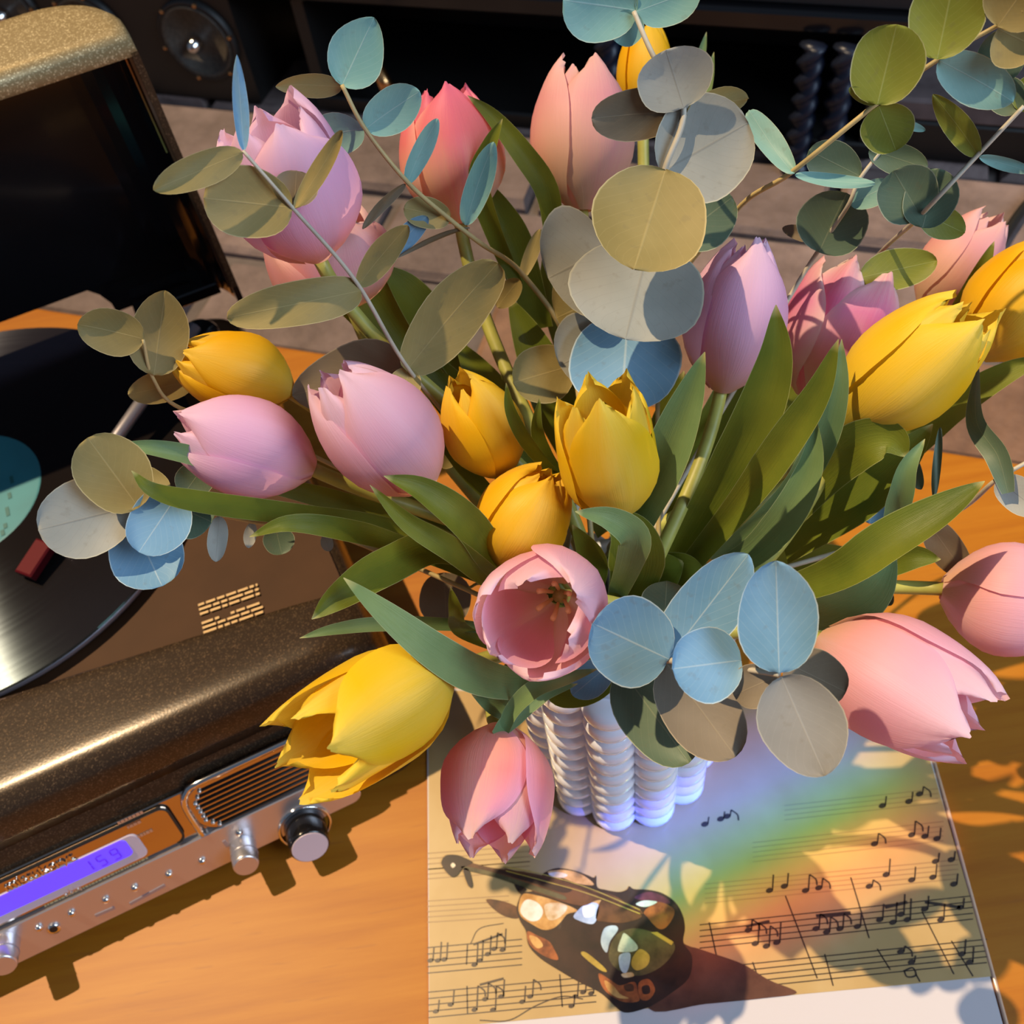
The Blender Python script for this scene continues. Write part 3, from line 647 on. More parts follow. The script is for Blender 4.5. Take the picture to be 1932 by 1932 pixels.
vp([(1410, 430), (1470, 405), (1560, 415), (1480, 450)], 'pale', 4)
vp([(1190, 600), (1260, 580), (1285, 610), (1230, 690), (1205, 770), (1165, 700)], 'sky', 3)
vp([(1270, 650), (1400, 600), (1560, 640), (1685, 720), (1610, 850), (1450, 930), (1300, 900), (1220, 800)], 'oliv', 2)
vp([(1515, 628), (1560, 625), (1675, 695), (1660, 718)], 'gold', 3, sm=False)
vp([(1310, 665), (1335, 635), (1420, 720), (1400, 760), (1300, 765), (1285, 740)], 'pale', 4)
vp([(1295, 790), (1370, 775), (1362, 870), (1335, 915), (1300, 880)], 'sky', 4)
vp([(1390, 800), (1440, 745), (1505, 790), (1490, 860), (1420, 895), (1380, 860)], 'gold', 3)
vp([(1310, 920), (1380, 908), (1395, 935), (1330, 945)], 'cream', 4)
vp([(1030, 785), (1060, 768), (1180, 865), (1205, 905), (1150, 885)], 'gold', 3)
vp([(1150, 915), (1230, 960), (1300, 1000), (1400, 975), (1425, 1050), (1430, 1110), (1320, 1115), (1220, 1060), (1170, 1000)], 'rust', 2)
vp([(1190, 965), (1250, 1000), (1300, 1060), (1360, 1090), (1280, 1085), (1215, 1035)], 'amber', 3)
vp([(1430, 985), (1500, 955), (1545, 1030), (1500, 1100), (1440, 1090)], 'rust', 2)
vp([(1455, 1010), (1500, 1000), (1510, 1050), (1465, 1060)], 'dark', 4)
vp([(1330, 1000), (1385, 990), (1395, 1035), (1345, 1040)], 'brown', 4)
vp([(560, 280), (640, 320), (628, 345), (600, 358)], 'dark', 3)
vp([(190, 150), (240, 138), (400, 175), (600, 200), (760, 230), (960, 290), (1105, 335), (1230, 360), (1330, 410), (1440, 470), (1450, 500), (1300, 450), (1160, 400), (1050, 440), (940, 425), (740, 360), (600, 295), (420, 225), (200, 190)], 'brown', 5, 'violin_neck')
vp([(210, 165), (430, 212), (700, 300), (905, 370), (895, 398), (680, 330), (420, 240), (210, 188)], 'oliv', 6, 'violin_neck')
vp([(420, 190), (600, 215), (800, 265), (960, 320), (900, 350), (700, 285), (500, 225)], 'dark', 6, 'violin_fingerboard')
vp([(48, 130), (80, 88), (150, 85), (200, 100), (265, 138), (195, 180), (150, 232), (108, 232), (58, 172)], 'dark', 6, 'violin_scroll')
vp([(112, 158), (128, 140), (146, 158), (128, 176)], 'cream', 7, 'scroll_eye')
vp([(200, 190), (240, 190), (266, 300), (236, 302)], 'dark', 6, 'violin_peg')
for k in range(3): line([vz(480+k*10, 165+k*16), vz(760, 222+k*22), vz(1080, 318+k*20), vz(1440, 470+k*14)], 1.5, 'violin_string', ZP+.0011, VM['gold' if k != 1 else 'dark'])

# ------------------------------------------------------------------ vase
VC = Vector((.041, .226, 0)); VH = .157; VR = .0405; Z0 = ZS+.0002
vase = empty('vase', VC+Vector((0, 0, Z0))); tag(vase, 'white glazed vase of stacked bead columns holding the flowers', 'vase')
G().lathe(VC+Vector((0, 0, Z0)), PZ, [(VR-.004, 0), (VR, .004), (VR, VH-.004), (VR+.002, VH), (VR-.004, VH), (VR-.005, .01)], 48).build('body', MT['ceramic'], vase, True)
NCOL = 12; nb = 11
for k in range(NCOL):
    a = 2*math.pi*(k+.38)/NCOL; c = VC+Vector((math.cos(a), math.sin(a), 0))*(VR+.0005)
    prof = [(.004, 0)]; hb = (VH-.002)/nb
    for j in range(nb):
        for q in range(0 if j == 0 else 1, 9):
            t_ = -math.pi/2*.80+math.pi*.80*q/8; prof.append((.0128*math.cos(t_)**.55, hb*(j+.5)+hb*.5*math.sin(t_)/math.sin(math.pi/2*.8)))
    prof.append((.004, VH-.0015))
    gc = G().lathe(c+Vector((0, 0, Z0)), PZ, prof, 24)
    for q in gc.v:                                                  # the beads swell outwards only: inside, the vase is smooth
        rd_ = math.hypot(q.x-VC.x, q.y-VC.y); f_ = max(1, (VR-.002)/max(rd_, 1e-6)); q.x = VC.x+(q.x-VC.x)*f_; q.y = VC.y+(q.y-VC.y)*f_
    gc.build('bead_column', MT['ceramic'], vase, True)

# ------------------------------------------------------------------ flowers
MOUTH = VC+Vector((0, 0, VH-.036))
SLOTS = [(r*math.cos(2*math.pi*(k+h)/n), r*math.sin(2*math.pi*(k+h)/n)) for (r, n, h) in ((.0302, 16, 0), (.0195, 11, .5), (.0085, 6, .2)) for k in range(n)]
STEMS = {0: (5, (0.0086, 0.0077, 0.0062)), 1: (7, (-0.0048, -0.0041, -0.0063)), 2: (30, (0.0024, 0.0038, 0.0113)), 3: (28, (0.0017, 0.0011, -0.0078)), 4: (18, (0.0094, -0.0054, 0.0058)), 5: (32, (-0.0051, -0.0164, 0.0109)), 6: (3, (0.0031, -0.0118, 0.0071)), 7: (15, (0.0187, -0.0156, -0.0119)), 8: (0, (-0.002, 0.021, -0.012)), 9: (2, (-0.0015, -0.024, 0.0053)), 10: (1, (-0.0037, 0.0117, -0.0004)), 11: (8, (-0.0026, 0.0033, -0.0156)), 12: (20, (0.0003, 0.0015, -0.0013)), 13: (22, (0.0025, 0.0052, 0.0011)), 14: (12, (-0.0047, -0.0111, 0.0081)), 15: (27, (-0.0001, 0.0001, 0.0004)), 16: (24, (-0.0004, -0.0013, -0.0028)), 17: (25, (0.0027, -0.0055, 0.004)), 18: (23, (-0.0022, -0.0026, -0.0045)), 19: (9, (-0.024, 0.0002, -0.0228)), 20: (13, (0.0007, -0.0023, 0.0005)), 21: (14, (-0.0004, 0.0028, 0.0021)), 22: (19, (0.0047, -0.0055, 0.0132)), 23: (29, (0.004, 0.0083, -0.0164)), 24: (6, (-0.0013, 0.0003, 0.0002)), 25: (16, (-0.0022, -0.0019, 0.0018)), 26: (17, (-0.0024, -0.0048, 0.0143)), 27: (4, (-0.0026, -0.0012, -0.0017)), 28: (21, (-0.0018, 0.0102, 0.0131)), 29: (10, (-0.0006, 0.0005, 0.0001)), 30: (31, (0.001, 0.0001, -0.0016)), 31: (26, (-0.0007, -0.0006, -0.0001)), 32: (11, (-0.0042, 0.0039, 0.0053))}                                                           # stem number: (place in the mouth, bend)
LEAFSET = {1: 0, 4: -0.004, 6: 0.004, 14: -0.004, 20: -0.004, 28: -0.008, 34: 0.012, 37: -0.012, 40: -0.028, 43: 0.016, 45: -0.004, 48: 0.008, 49: 0.004, 53: -0.004, 54: 0.012, 55: 0.017, 56: 0.008, 58: 0.004, 60: 0.017, 85: 0, 135: -0.004, 144: 0.008, 38: -0.012, 15: -0.01, 17: 0.004, 21: -0.006, 39: -0.004, 42: -0.002, 44: -0.028, 142: -0.01, 84: 0.016, 102: 0.014}                                                         # leaf number: how much nearer or farther its blade (or tip) reaches
RIM = Z0+VH
def stem_foot(slot): return [VC+Vector((*SLOTS[slot], z)) for z in (RIM-.012, .10, .024)]
def tulip_path(p, d, slot, o, n=22):
    e = VC+Vector((*SLOTS[slot], RIM+.004)); off = Vector((p.x-e.x, p.y-e.y, 0)); L = (p-e).length; o = Vector(o)
    c1 = p+d*(L*.30)+Vector((0, 0, -L*.10))+o*.6; c2 = e+off*.10+Vector((0, 0, min(.055, .02+L*.22)))+o
    return [p*(1-t)**3+c1*(3*t*(1-t)**2)+c2*(3*t*t*(1-t))+e*t**3 for t in [k/(n-1) for k in range(n)]]+stem_foot(slot)
def branch_path(P, slot, o):
    e = VC+Vector((*SLOTS[slot], RIM+.004)); Q = [Vector(p) for p in P]; Q[-1] = Q[-1]+Vector(o)
    while len(Q) > 2 and (Q[-1].z < RIM+.03): Q.pop()
    h = Vector((e.x+(Q[-1].x-e.x)*.12, e.y+(Q[-1].y-e.y)*.12, e.z+min(.03, (Q[-1].z-e.z)*.4)))
    return spline(Q+[h, e], 9*len(Q)+10)+stem_foot(slot)
def stem_to_vase(p, d, r, mat, parent, num):
    slot, o = STEMS.get(num, (num, (0, 0, 0)))
    return G().tube(tulip_path(p, d, slot, o), r*.9, r*1.05, 8).build('stem', mat, parent, True)
def petal(parent, frame, L, R, phi, open_, inner, mat, seed, k):
    rr = random.Random(seed*31+k); NS_, NT_ = 10, 15; v = []; uv = []; f = []
    lean = rr.uniform(-.06, .10)*open_+rr.uniform(-.02, .03); Lk = L*(rr.uniform(.97-.16*open_, 1.03) if not inner else rr.uniform(.90, 1.0)); W = math.radians(74 if not inner else 66)
    tw = rr.uniform(-.10, .10); ph = rr.uniform(0, 6)
    for j in range(NT_):
        t = math.sin(math.pi/2*j/(NT_-1))*.5+j/(NT_-1)*.5
        body = math.sin(min(1, (t+.04)/.50)*math.pi/2)**.72 if t < .46 else 1-(1-(.30+.80*open_))*((t-.46)/.54)**2.0
        r = R*body*(1 if not inner else .87)+R*lean*t*t*1.6
        if t > .4: wd = W*(1-.22*open_)*max(0, 1-((t*.985-.4)/.6)**(3.8-2.2*open_))**(.5+.25*open_)
        else: wd = W*(1-.22*open_)*(.62+.38*math.sin(t/.4*math.pi/2))
        r = max(r, .0018)
        for i in range(NS_+1):
            s = -1+2*i/NS_; a = phi+s*wd+tw*t
            rs = r*(1+.05*s*(1 if not inner else -1)-.05*s*s*t)+R*.035*math.exp(-(s*5)**2)*math.sin(math.pi*t)
            rs += R*.022*math.sin(6*s+ph)*t+R*.03*math.sin(3.1*s*s*3+ph*2)*max(0, t-.6)*2
            z = Lk*t-Lk*(.03*t+.07*t**4)*s*s+Lk*.012*math.sin(9*s+ph)*max(0, t-.7)*3
            if t > .9: rs *= 1-.10*(t-.9)*10*(1-open_)
            v.append(frame@Vector((rs*math.cos(a), rs*math.sin(a), z))); uv.append((i/NS_, t))
    for j in range(NT_-1):
        for i in range(NS_): q = j*(NS_+1)+i; f.append((q, q+1, q+NS_+2, q+NS_+1))
    return mesh('petal', v, f, mat, parent, True, uv)
tulips = []
def tulip(b, t, wpx, open_, mat, label, spin=0, cen=None, stemdir=None):
    B, T = at(*b), at(*t); ax = (T-B); L = ax.length; ax.normalize(); d = (b[2]+t[2])/2; R = wpx*d/FPX/2
    x = CAMB-ax*CAMB.dot(ax); x = x.normalized() if x.length > .2 else (CAMU-ax*CAMU.dot(ax)).normalized(); y = ax.cross(x)
    fr = Matrix(((x.x, y.x, ax.x, B.x), (x.y, y.y, ax.y, B.y), (x.z, y.z, ax.z, B.z), (0, 0, 0, 1)))
    o = empty('tulip', B); k = len(tulips)
    for i in range(3):
        petal(o, fr, L, R, math.radians(spin+120*i), open_, False, MT[mat], k, i)
        petal(o, fr, L, R, math.radians(spin+60+120*i), open_*.9, True, MT[mat], k, i+3)
    if cen:
        for i in range(6):
            a = i*math.pi/3; q = x*math.cos(a)+y*math.sin(a)
            G().tube([B+ax*L*.05+q*.003, B+ax*L*.15+q*.006, B+ax*L*.22+q*.007], .0008, .0012, 6).build('stamen', MT['stamen'], o, True)
    stem_to_vase(B+ax*L*.03, -(ax if stemdir is None else stemdir), .0033, MT['tstem'], o, k)
    tag(o, label, 'flower', 'tulips in the vase'); tulips.append(o); return o
T = {}
T[1] = tulip((600, 486, .40), (492, 196, .36), 246, .46, 'lilac', 'lilac pink tulip behind the grey green leaf pair, beside the raised lid', 20)
T[21] = tulip((662, 572, .46), (590, 400, .43), 236, .6, 'peach', 'peach tulip half hidden under the large lilac tulip beside the lid', 40)
T[2] = tulip((868, 420, .46), (838, 165, .44), 196, .30, 'coral', 'coral red tulip with pale streaks at the back of the bouquet', 10)
T[3] = tulip((1098, 398, .46), (1100, 110, .45), 192, .13, 'peach', 'pale peach pink tulip touching the silver eucalyptus leaves', 30)
T[4] = tulip((1212, 225, .51), (1222, 36, .50), 106, .12, 'gold', 'narrow yellow tulip behind the round silver leaf', 0)
T[5] = tulip((1360, 735, .43), (1418, 446, .40), 192, .05, 'lilac', 'closed lilac tulip standing upright beside the silver eucalyptus', 5)
T[6] = tulip((1522, 750, .468), (1640, 490, .448), 200, .52, 'rose', 'rose and white streaked tulip beside the large slanted yellow one', 25)
T[7] = tulip((1594, 795, .425), (1862, 572, .385), 205, .26, 'yellow', 'large slanted yellow tulip touching the streaked rose tulip', 15)
T[8] = tulip((1842, 672, .45), (2010, 470, .43), 195, .2, 'gold', 'golden tulip behind the large slanted yellow one, above a dark green leaf', 0)
T[9] = tulip((1742, 580, .49), (1885, 398, .47), 138, .2, 'peach', 'peach tulip with a curled petal tip against the brick hearth', 30)
T[22] = tulip((1850, 590, .51), (1905, 462, .50), 92, .4, 'lilac', 'small pale lilac tulip behind the curled peach tulip', 0)
T[10] = tulip((548, 738, .435), (333, 662, .41), 158, .06, 'gold', 'yellow tulip lying over a pink one beside the record', 10)
T[11] = tulip((590, 884, .41), (328, 800, .385), 186, .2, 'lilac', 'pink tulip lying sideways under a yellow one beside the record', 35)
T[12] = tulip((806, 912, .41), (618, 700, .37), 212, .18, 'pink', 'plump pink tulip with two petals folded at the top', 20)
T[13] = tulip((950, 892, .43), (866, 708, .40), 152, .1, 'gold', 'small closed golden tulip between the plump pink and the open yellow', 40)
T[14] = tulip((1168, 968, .405), (1120, 712, .365), 192, .66, 'yellow', 'open yellow tulip with parted petals in the middle of the bouquet', 0)
T[15] = tulip((940, 1058, .418), (1042, 884, .400), 178, .0, 'gold', 'golden tulip bud sitting on the open pink cup', 10)
T[16] = tulip((1056, 1122, .405), (996, 1186, .348), 236, .62, 'pink', 'open pink tulip cup showing its inside above the vase', 10, True)
T[17] = tulip((842, 1262, .385), (548, 1436, .338), 226, .72, 'yellow', 'big open yellow tulip hanging over the radio knob', 0)
T[18] = tulip((946, 1370, .405), (924, 1622, .378), 212, .55, 'flush', 'drooping coral tulip hanging before the vase over the calendar', 30)
T[19] = tulip((1552, 1205, .41), (1866, 1392, .365), 244, .5, 'pink', 'big pink tulip leaning out over the calendar edge', 10)
T[20] = tulip((1776, 1110, .42), (2040, 1152, .405), 214, .1, 'pink', 'pink tulip on a bare stem stretching over the wood beyond the calendar', 45)

nleaf = [-1]
def strap(parent, pts, wpx, mat, roll=0, fold=.28, name='leaf', tipw=.0, twist=0, prof=None, N=26):
    """a long blade: pts run from the tip to the base as (x, y, distance)"""
    nleaf[0] += 1; dz = LEAFSET.get(nleaf[0], 0); pts = [(x, y, d+dz) for (x, y, d) in pts]
    P = spline([at(*p) for p in pts], N); M_ = 6; v = []; f = []; uv = []
    dm = sum(p[2] for p in pts)/len(pts); Wd = wpx*dm/FPX
    for k, p in enumerate(P):
        t = k/(N-1); tg = (P[min(k+1, N-1)]-P[max(0, k-1)]).normalized()
        view = (Vector(CAM)-p).normalized(); side = tg.cross(view).normalized(); nrm = side.cross(tg).normalized()
        a = math.radians(roll+twist*(t-.5)); sd = side*math.cos(a)+nrm*math.sin(a); nr = nrm*math.cos(a)-side*math.sin(a)
        wd = Wd*(prof(t) if prof else (max(.0, math.sin(min(1, t/.55)*math.pi/2)**.8)*(1-.35*max(0, t-.6)/.4)))
        wd = max(wd, Wd*.02)
        for i in range(M_+1):
            s = -1+2*i/M_; v.append(p+sd*(s*wd/2*math.cos(fold*abs(s)))+nr*(abs(s)**1.4*fold*wd*.45)); uv.append((i/M_, t))
    for k in range(N-1):
        for i in range(M_): q = k*(M_+1)+i; f.append((q, q+1, q+M_+2, q+M_+1))
    return mesh(name, v, f, MT[mat], parent, True, uv)
MB = (1180, 1080, .475)
TL = [  # tulip, points from tip to base, width, material, roll, fold
    (11, [(204, 840, .37), (300, 848, .375), (390, 872, .39), (430, 915, .42)], 42, 'tleaf2', 12, .5),
    (12, [(248, 888, .350), (290, 926, .353), (380, 948, .370), (560, 972, .408), (740, 996, .442), (940, 1075, .470)], 46, 'tleaf', 10, .35),
    (12, [(420, 905, .42), (560, 925, .43), (760, 985, .455), (980, 1080, .475)], 45, 'tleaf', -10, .35),
    (12, [(470, 1013, .385), (545, 988, .385), (650, 1000, .40), (760, 1030, .43), (960, 1110, .465)], 44, 'tleaf', 8, .3),
    (15, [(588, 1168, .36), (640, 1120, .365), (720, 1068, .385), (830, 1030, .42), (960, 1080, .455)], 82, 'tleaf', -18, .45),
    (17, [(565, 1204, .375), (630, 1188, .38), (720, 1178, .395), (860, 1180, .42), (1000, 1200, .45)], 30, 'tleaf2', 10, .35),
    (16, [(648, 1090, .345), (730, 1160, .348), (820, 1230, .355), (900, 1275, .37), (985, 1290, .40), (1080, 1260, .44)], 74, 'tleaf2', 12, .22),
    (15, [(698, 915, .365), (770, 985, .375), (860, 1040, .39), (950, 1105, .42), (1050, 1150, .455)], 52, 'tleaf', -8, .42),
    (15, [(724, 898, .37), (800, 928, .378), (880, 990, .39), (945, 1075, .42), (1040, 1140, .455)], 76, 'tleaf', 14, .5),
    (13, [(800, 792, .43), (850, 850, .435), (900, 910, .445), (990, 1000, .465)], 36, 'tleaf', 10, .35),
    (14, [(955, 722, .385), (968, 780, .392), (1005, 845, .405), (1070, 920, .43)], 34, 'tleaf', -20, .6),
    (14, [(1018, 750, .40), (1012, 810, .405), (1030, 860, .42), (1080, 930, .44)], 30, 'tleaf', 15, .4),
    (14, [(1085, 965, .375), (1150, 978, .378), (1196, 1012, .385), (1188, 1060, .40), (1165, 1120, .43)], 62, 'tleaf2', 0, .25),
    (14, [(1330, 664, .36), (1300, 760, .37), (1262, 860, .385), (1215, 960, .41), (1170, 1060, .45)], 98, 'tleaf2', -14, .5),
    (5, [(1464, 575, .375), (1460, 680, .385), (1420, 800, .40), (1350, 930, .425), (1270, 1060, .46)], 96, 'tleaf', 8, .35),
    (6, [(1582, 640, .37), (1545, 740, .38), (1480, 840, .395), (1400, 950, .42), (1300, 1070, .46)], 74, 'tleaf', -12, .42),
    (6, [(1588, 640, .39), (1578, 740, .40), (1545, 840, .415), (1480, 940, .44), (1350, 1060, .47)], 60, 'tleaf2', 16, .35),
    (7, [(1540, 790, .395), (1532, 880, .40), (1490, 970, .41), (1420, 1045, .43), (1330, 1090, .46)], 72, 'tleaf2', -16, .4),
    (5, [(1400, 640, .45), (1370, 760, .45), (1310, 880, .46), (1230, 1020, .48)], 80, 'tleaf', 0, .3),
    (7, [(1712, 862, .405), (1680, 828, .405), (1620, 838, .412), (1560, 890, .43), (1480, 980, .46)], 96, 'tleaf', 10, .3),
    (7, [(1760, 800, .43), (1690, 880, .435), (1600, 960, .45), (1480, 1040, .475)], 96, 'tleaf', -20, .3),
    (19, [(1745, 828, .40), (1712, 880, .402), (1696, 940, .41), (1670, 1010, .43), (1560, 1080, .465)], 52, 'tleaf2', 10, .5),
    (20, [(1858, 908, .375), (1780, 962, .378), (1680, 1022, .385), (1580, 1085, .40), (1450, 1130, .44)], 92, 'tleaf', -22, .42),
    (19, [(1690, 1040, .40), (1650, 1110, .405), (1590, 1150, .415), (1520, 1170, .43), (1400, 1150, .46)], 100, 'tleaf2', 20, .3),
    (20, [(1775, 1055, .41), (1720, 1050, .415), (1640, 1070, .43), (1500, 1110, .46)], 60, 'tleaf', 10, .4),
    (21, [(640, 362, .425), (650, 430, .43), (680, 510, .445), (740, 610, .46), (860, 780, .485)], 84, 'tleaf', -8, .35),
    (21, [(528, 462, .45), (590, 520, .455), (660, 580, .47), (780, 720, .49)], 50, 'tleaf', 14, .3),
    (21, [(720, 500, .445), (770, 555, .455), (830, 640, .47), (930, 780, .49)], 84, 'tleaf', 20, .35),
    (2, [(882, 180, .435), (930, 222, .44), (985, 290, .445), (1030, 360, .455), (1045, 450, .47), (1070, 640, .49)], 50, 'tleaf', 10, .4),
    (2, [(948, 224, .42), (925, 275, .425), (905, 340, .435), (930, 430, .45), (985, 560, .48)], 46, 'tleaf', -14, .5),
    (2, [(900, 330, .45), (935, 400, .455), (975, 480, .465), (1020, 620, .485)], 80, 'tleaf', 0, .35),
    (3, [(1075, 380, .47), (1060, 450, .475), (1050, 560, .485), (1080, 700, .50)], 70, 'tleaf', 8, .35),
    (4, [(1333, 60, .50), (1318, 120, .505), (1295, 200, .51), (1260, 330, .515)], 26, 'tleaf2', 10, .4),
    (4, [(1347, 98, .50), (1335, 160, .505), (1310, 240, .51), (1280, 360, .515)], 26, 'tleaf2', -10, .4),
    (9, [(1876, 455, .44), (1850, 510, .445), (1810, 580, .46), (1740, 680, .48)], 36, 'tleaf', 12, .4),
    (8, [(1990, 670, .42), (1900, 705, .43), (1800, 770, .445), (1680, 880, .465), (1500, 1020, .49)], 62, 'tleaf', -15, .35),
    (17, [(850, 1108, .40), (858, 1150, .405), (872, 1190, .42), (960, 1230, .45)], 34, 'tleaf', 10, .4),
    (18, [(1128, 1262, .389), (1070, 1280, .389), (1010, 1300, .394), (968, 1340, .402), (948, 1385, .403)], 38, 'tleaf2', -12, .4),
    (18, [(1090, 1290, .41), (1020, 1310, .41), (960, 1360, .405), (935, 1390, .40)], 40, 'tleaf2', 14, .35),
    (16, [(890, 1310, .40), (950, 1330, .41), (1000, 1308, .425), (1045, 1282, .438)], 70, 'tleaf2', 0, .3),
    (16, [(1190, 1260, .44), (1120, 1300, .44), (1060, 1306, .446), (1050, 1288, .452)], 60, 'tleaf', 0, .3),
    (14, [(1290, 1060, .435), (1250, 1080, .44), (1210, 1110, .455), (1190, 1160, .475)], 110, 'tleaf', 0, .3),
    (16, [(1080, 990, .41), (1110, 1040, .42), (1120, 1075, .428), (1122, 1105, .434)], 60, 'tleaf', 0, .3),
]
TL += [(14, [(1330, 1075, .415), (1290, 1078, .42), (1240, 1095, .435), (1190, 1130, .46)], 90, 'tleaf', 0, .25), (14, [(1150, 960, .43), (1190, 1010, .435), (1200, 1070, .45), (1180, 1130, .47)], 110, 'tleaf', 0, .25)]
# dark blades deep inside the bunch
for (i, a, b) in ((13, (860, 640), (1060, 960)), (13, (960, 560), (1120, 920)), (3, (1120, 560), (1160, 940)), (5, (1290, 700), (1220, 1000)), (12, (640, 860), (1000, 1060)), (6, (1480, 700), (1300, 1000)), (7, (1620, 860), (1360, 1060)), (21, (770, 640), (1030, 960)), (14, (1060, 760), (1150, 1000)), (9, (1640, 600), (1380, 950)), (20, (1620, 1040), (1330, 1130)), (11, (600, 940), (1000, 1090))):
    TL.append((i, [(a[0], a[1], .47), ((a[0]*2+b[0])/3, (a[1]*2+b[1])/3-8, .475), ((a[0]+b[0]*2)/3, (a[1]+b[1]*2)/3, .485), (b[0], b[1], .50)], 92, 'tleaf', rn.uniform(-15, 15), .3))
for (i, pts, wpx, mat, roll, fold) in TL: strap(T[i], pts, wpx, mat, roll, fold)

# ------------------------------------------------------------------ eucalyptus
def eleaf(parent, b, t, wpx, mat, p=.5, q=.55, roll=0, cup=.10, bend=.06, stalk=True):
    nleaf[0] += 1; t = (t[0], t[1], t[2]+LEAFSET.get(nleaf[0], 0))
    B, Tp = at(*b), at(*t); ax = Tp-B; L = ax.length; ax.normalize(); d = (b[2]+t[2])/2; Wd = wpx*d/FPX
    mid = (B+Tp)/2; view = (Vector(CAM)-mid).normalized(); side = ax.cross(view).normalized(); nrm = side.cross(ax).normalized()
    a = math.radians(roll); sd = side*math.cos(a)+nrm*math.sin(a); nr = nrm*math.cos(a)-side*math.sin(a)
    NT_, NS_ = 14, 8; pk = p/(p+q); mxv = pk**p*(1-pk)**q; v = []; uv = []; f = []; rr = random.Random(int(b[0]*7+b[1]*13+t[0])); ph = rr.uniform(0, 6)
    for j in range(NT_+1):
        tt = .5-.5*math.cos(math.pi*j/NT_); h = Wd/2*(max(1e-5, tt)**p*max(1e-5, 1-tt)**q)/mxv; h = max(h, Wd*.006)
        for i in range(NS_+1):
            s = -1+2*i/NS_; wob = 1+.035*math.sin(7*tt+ph+s)
            v.append(B+ax*(L*tt)+sd*(s*h*wob)+nr*(cup*h*s*s*1.6+bend*L*4*tt*(1-tt)*(-1)+.012*L*math.sin(5*tt+3*s+ph))); uv.append((i/NS_, tt))
    for j in range(NT_):
        for i in range(NS_): k = j*(NS_+1)+i; f.append((k, k+1, k+NS_+2, k+NS_+1))
    return mesh('leaf', v, f, MT[mat], parent, True, uv)
branches = []
def branch(label, pts, leaves, r=.0016, mat='estem', straps=()):
    o = empty('eucalyptus_branch', at(*pts[0])); P = [at(*p) for p in pts]
    branches.append(P); slot, o_ = STEMS.get(21+len(branches), (21+len(branches), (0, 0, 0)))
    G().tube(branch_path(P, slot, o_), r*.5, r*.9, 8).build('stem', MT[mat], o, True)
    for lf in leaves:
        b, t, wpx, m_ = lf[:4]; kw = lf[4] if len(lf) > 4 else {}; eleaf(o, b, t, wpx, m_, **kw)
    for sp in straps: strap(o, *sp[0], **sp[1])
    tag(o, label, 'branch', 'eucalyptus branches in the vase'); return o
pt = dict(q=.8); rd = dict(p=.45, q=.45)
branch('thin eucalyptus branch with paired teal leaves before the dark cabinet', [(645, 160, .375), (690, 245, .385), (770, 345, .40), (850, 415, .42), (905, 458, .43), (990, 522, .45), (1060, 700, .48)], [
    ((645, 162, .376), (706, 33, .37), 104, 'teal', dict(q=.7)), ((645, 164, .377), (520, 163, .37), 48, 'olive', dict(q=.7, roll=25)),
    ((690, 243, .385), (792, 172, .38), 82, 'teal', dict(roll=-10)), ((687, 243, .385), (572, 268, .38), 80, 'teal', dict(roll=14)),
    ((768, 347, .40), (826, 224, .39), 40, 'teal', dict(roll=-20)), ((765, 347, .40), (684, 432, .40), 26, 'brown', dict(roll=40)),
    ((850, 412, .42), (762, 392, .41), 58, 'olive', rd), ((806, 408, .415), (735, 484, .42), 46, 'blue', dict(roll=30)),
    ((878, 425, .425), (932, 268, .41), 52, 'teal', dict(q=.6, roll=-15)), ((886, 430, .425), (748, 486, .42), 17, 'brown', dict(roll=55)),
    ((985, 525, .45), (1020, 432, .445), 27, 'olive', {}), ((980, 527, .452), (938, 580, .46), 42, 'olive', {})])
branch('eucalyptus branch with long olive leaves over the lilac tulip', [(458, 284, .335), (552, 392, .348), (672, 532, .372), (775, 702, .41), (900, 860, .455)], [
    ((460, 284, .335), (447, 103, .325), 29, 'blue', dict(q=.7)), ((458, 288, .335), (289, 358, .325), 64, 'olive', dict(q=.6)),
    ((552, 392, .348), (384, 374, .338), 132, 'olive', rd), ((556, 392, .348), (646, 246, .335), 38, 'olive', dict(roll=20)), ((556, 390, .350), (560, 322, .352), 80, 'brown', rd),  # the brown leaf stands in for a shadow
    ((682, 548, .375), (428, 600, .36), 84, 'olive', dict(p=.35, q=.45, bend=-.10)), ((676, 540, .374), (770, 425, .365), 56, 'olive', dict(roll=-20)),
    ((768, 700, .412), (940, 496, .395), 116, 'olive', dict(p=.4, q=.4, roll=-15)), ((775, 695, .412), (755, 755, .41), 60, 'olive', {}),
    ((770, 692, .415), (552, 745, .43), 138, 'brown', dict(p=.4, q=.6))], .0013, 'estem2')
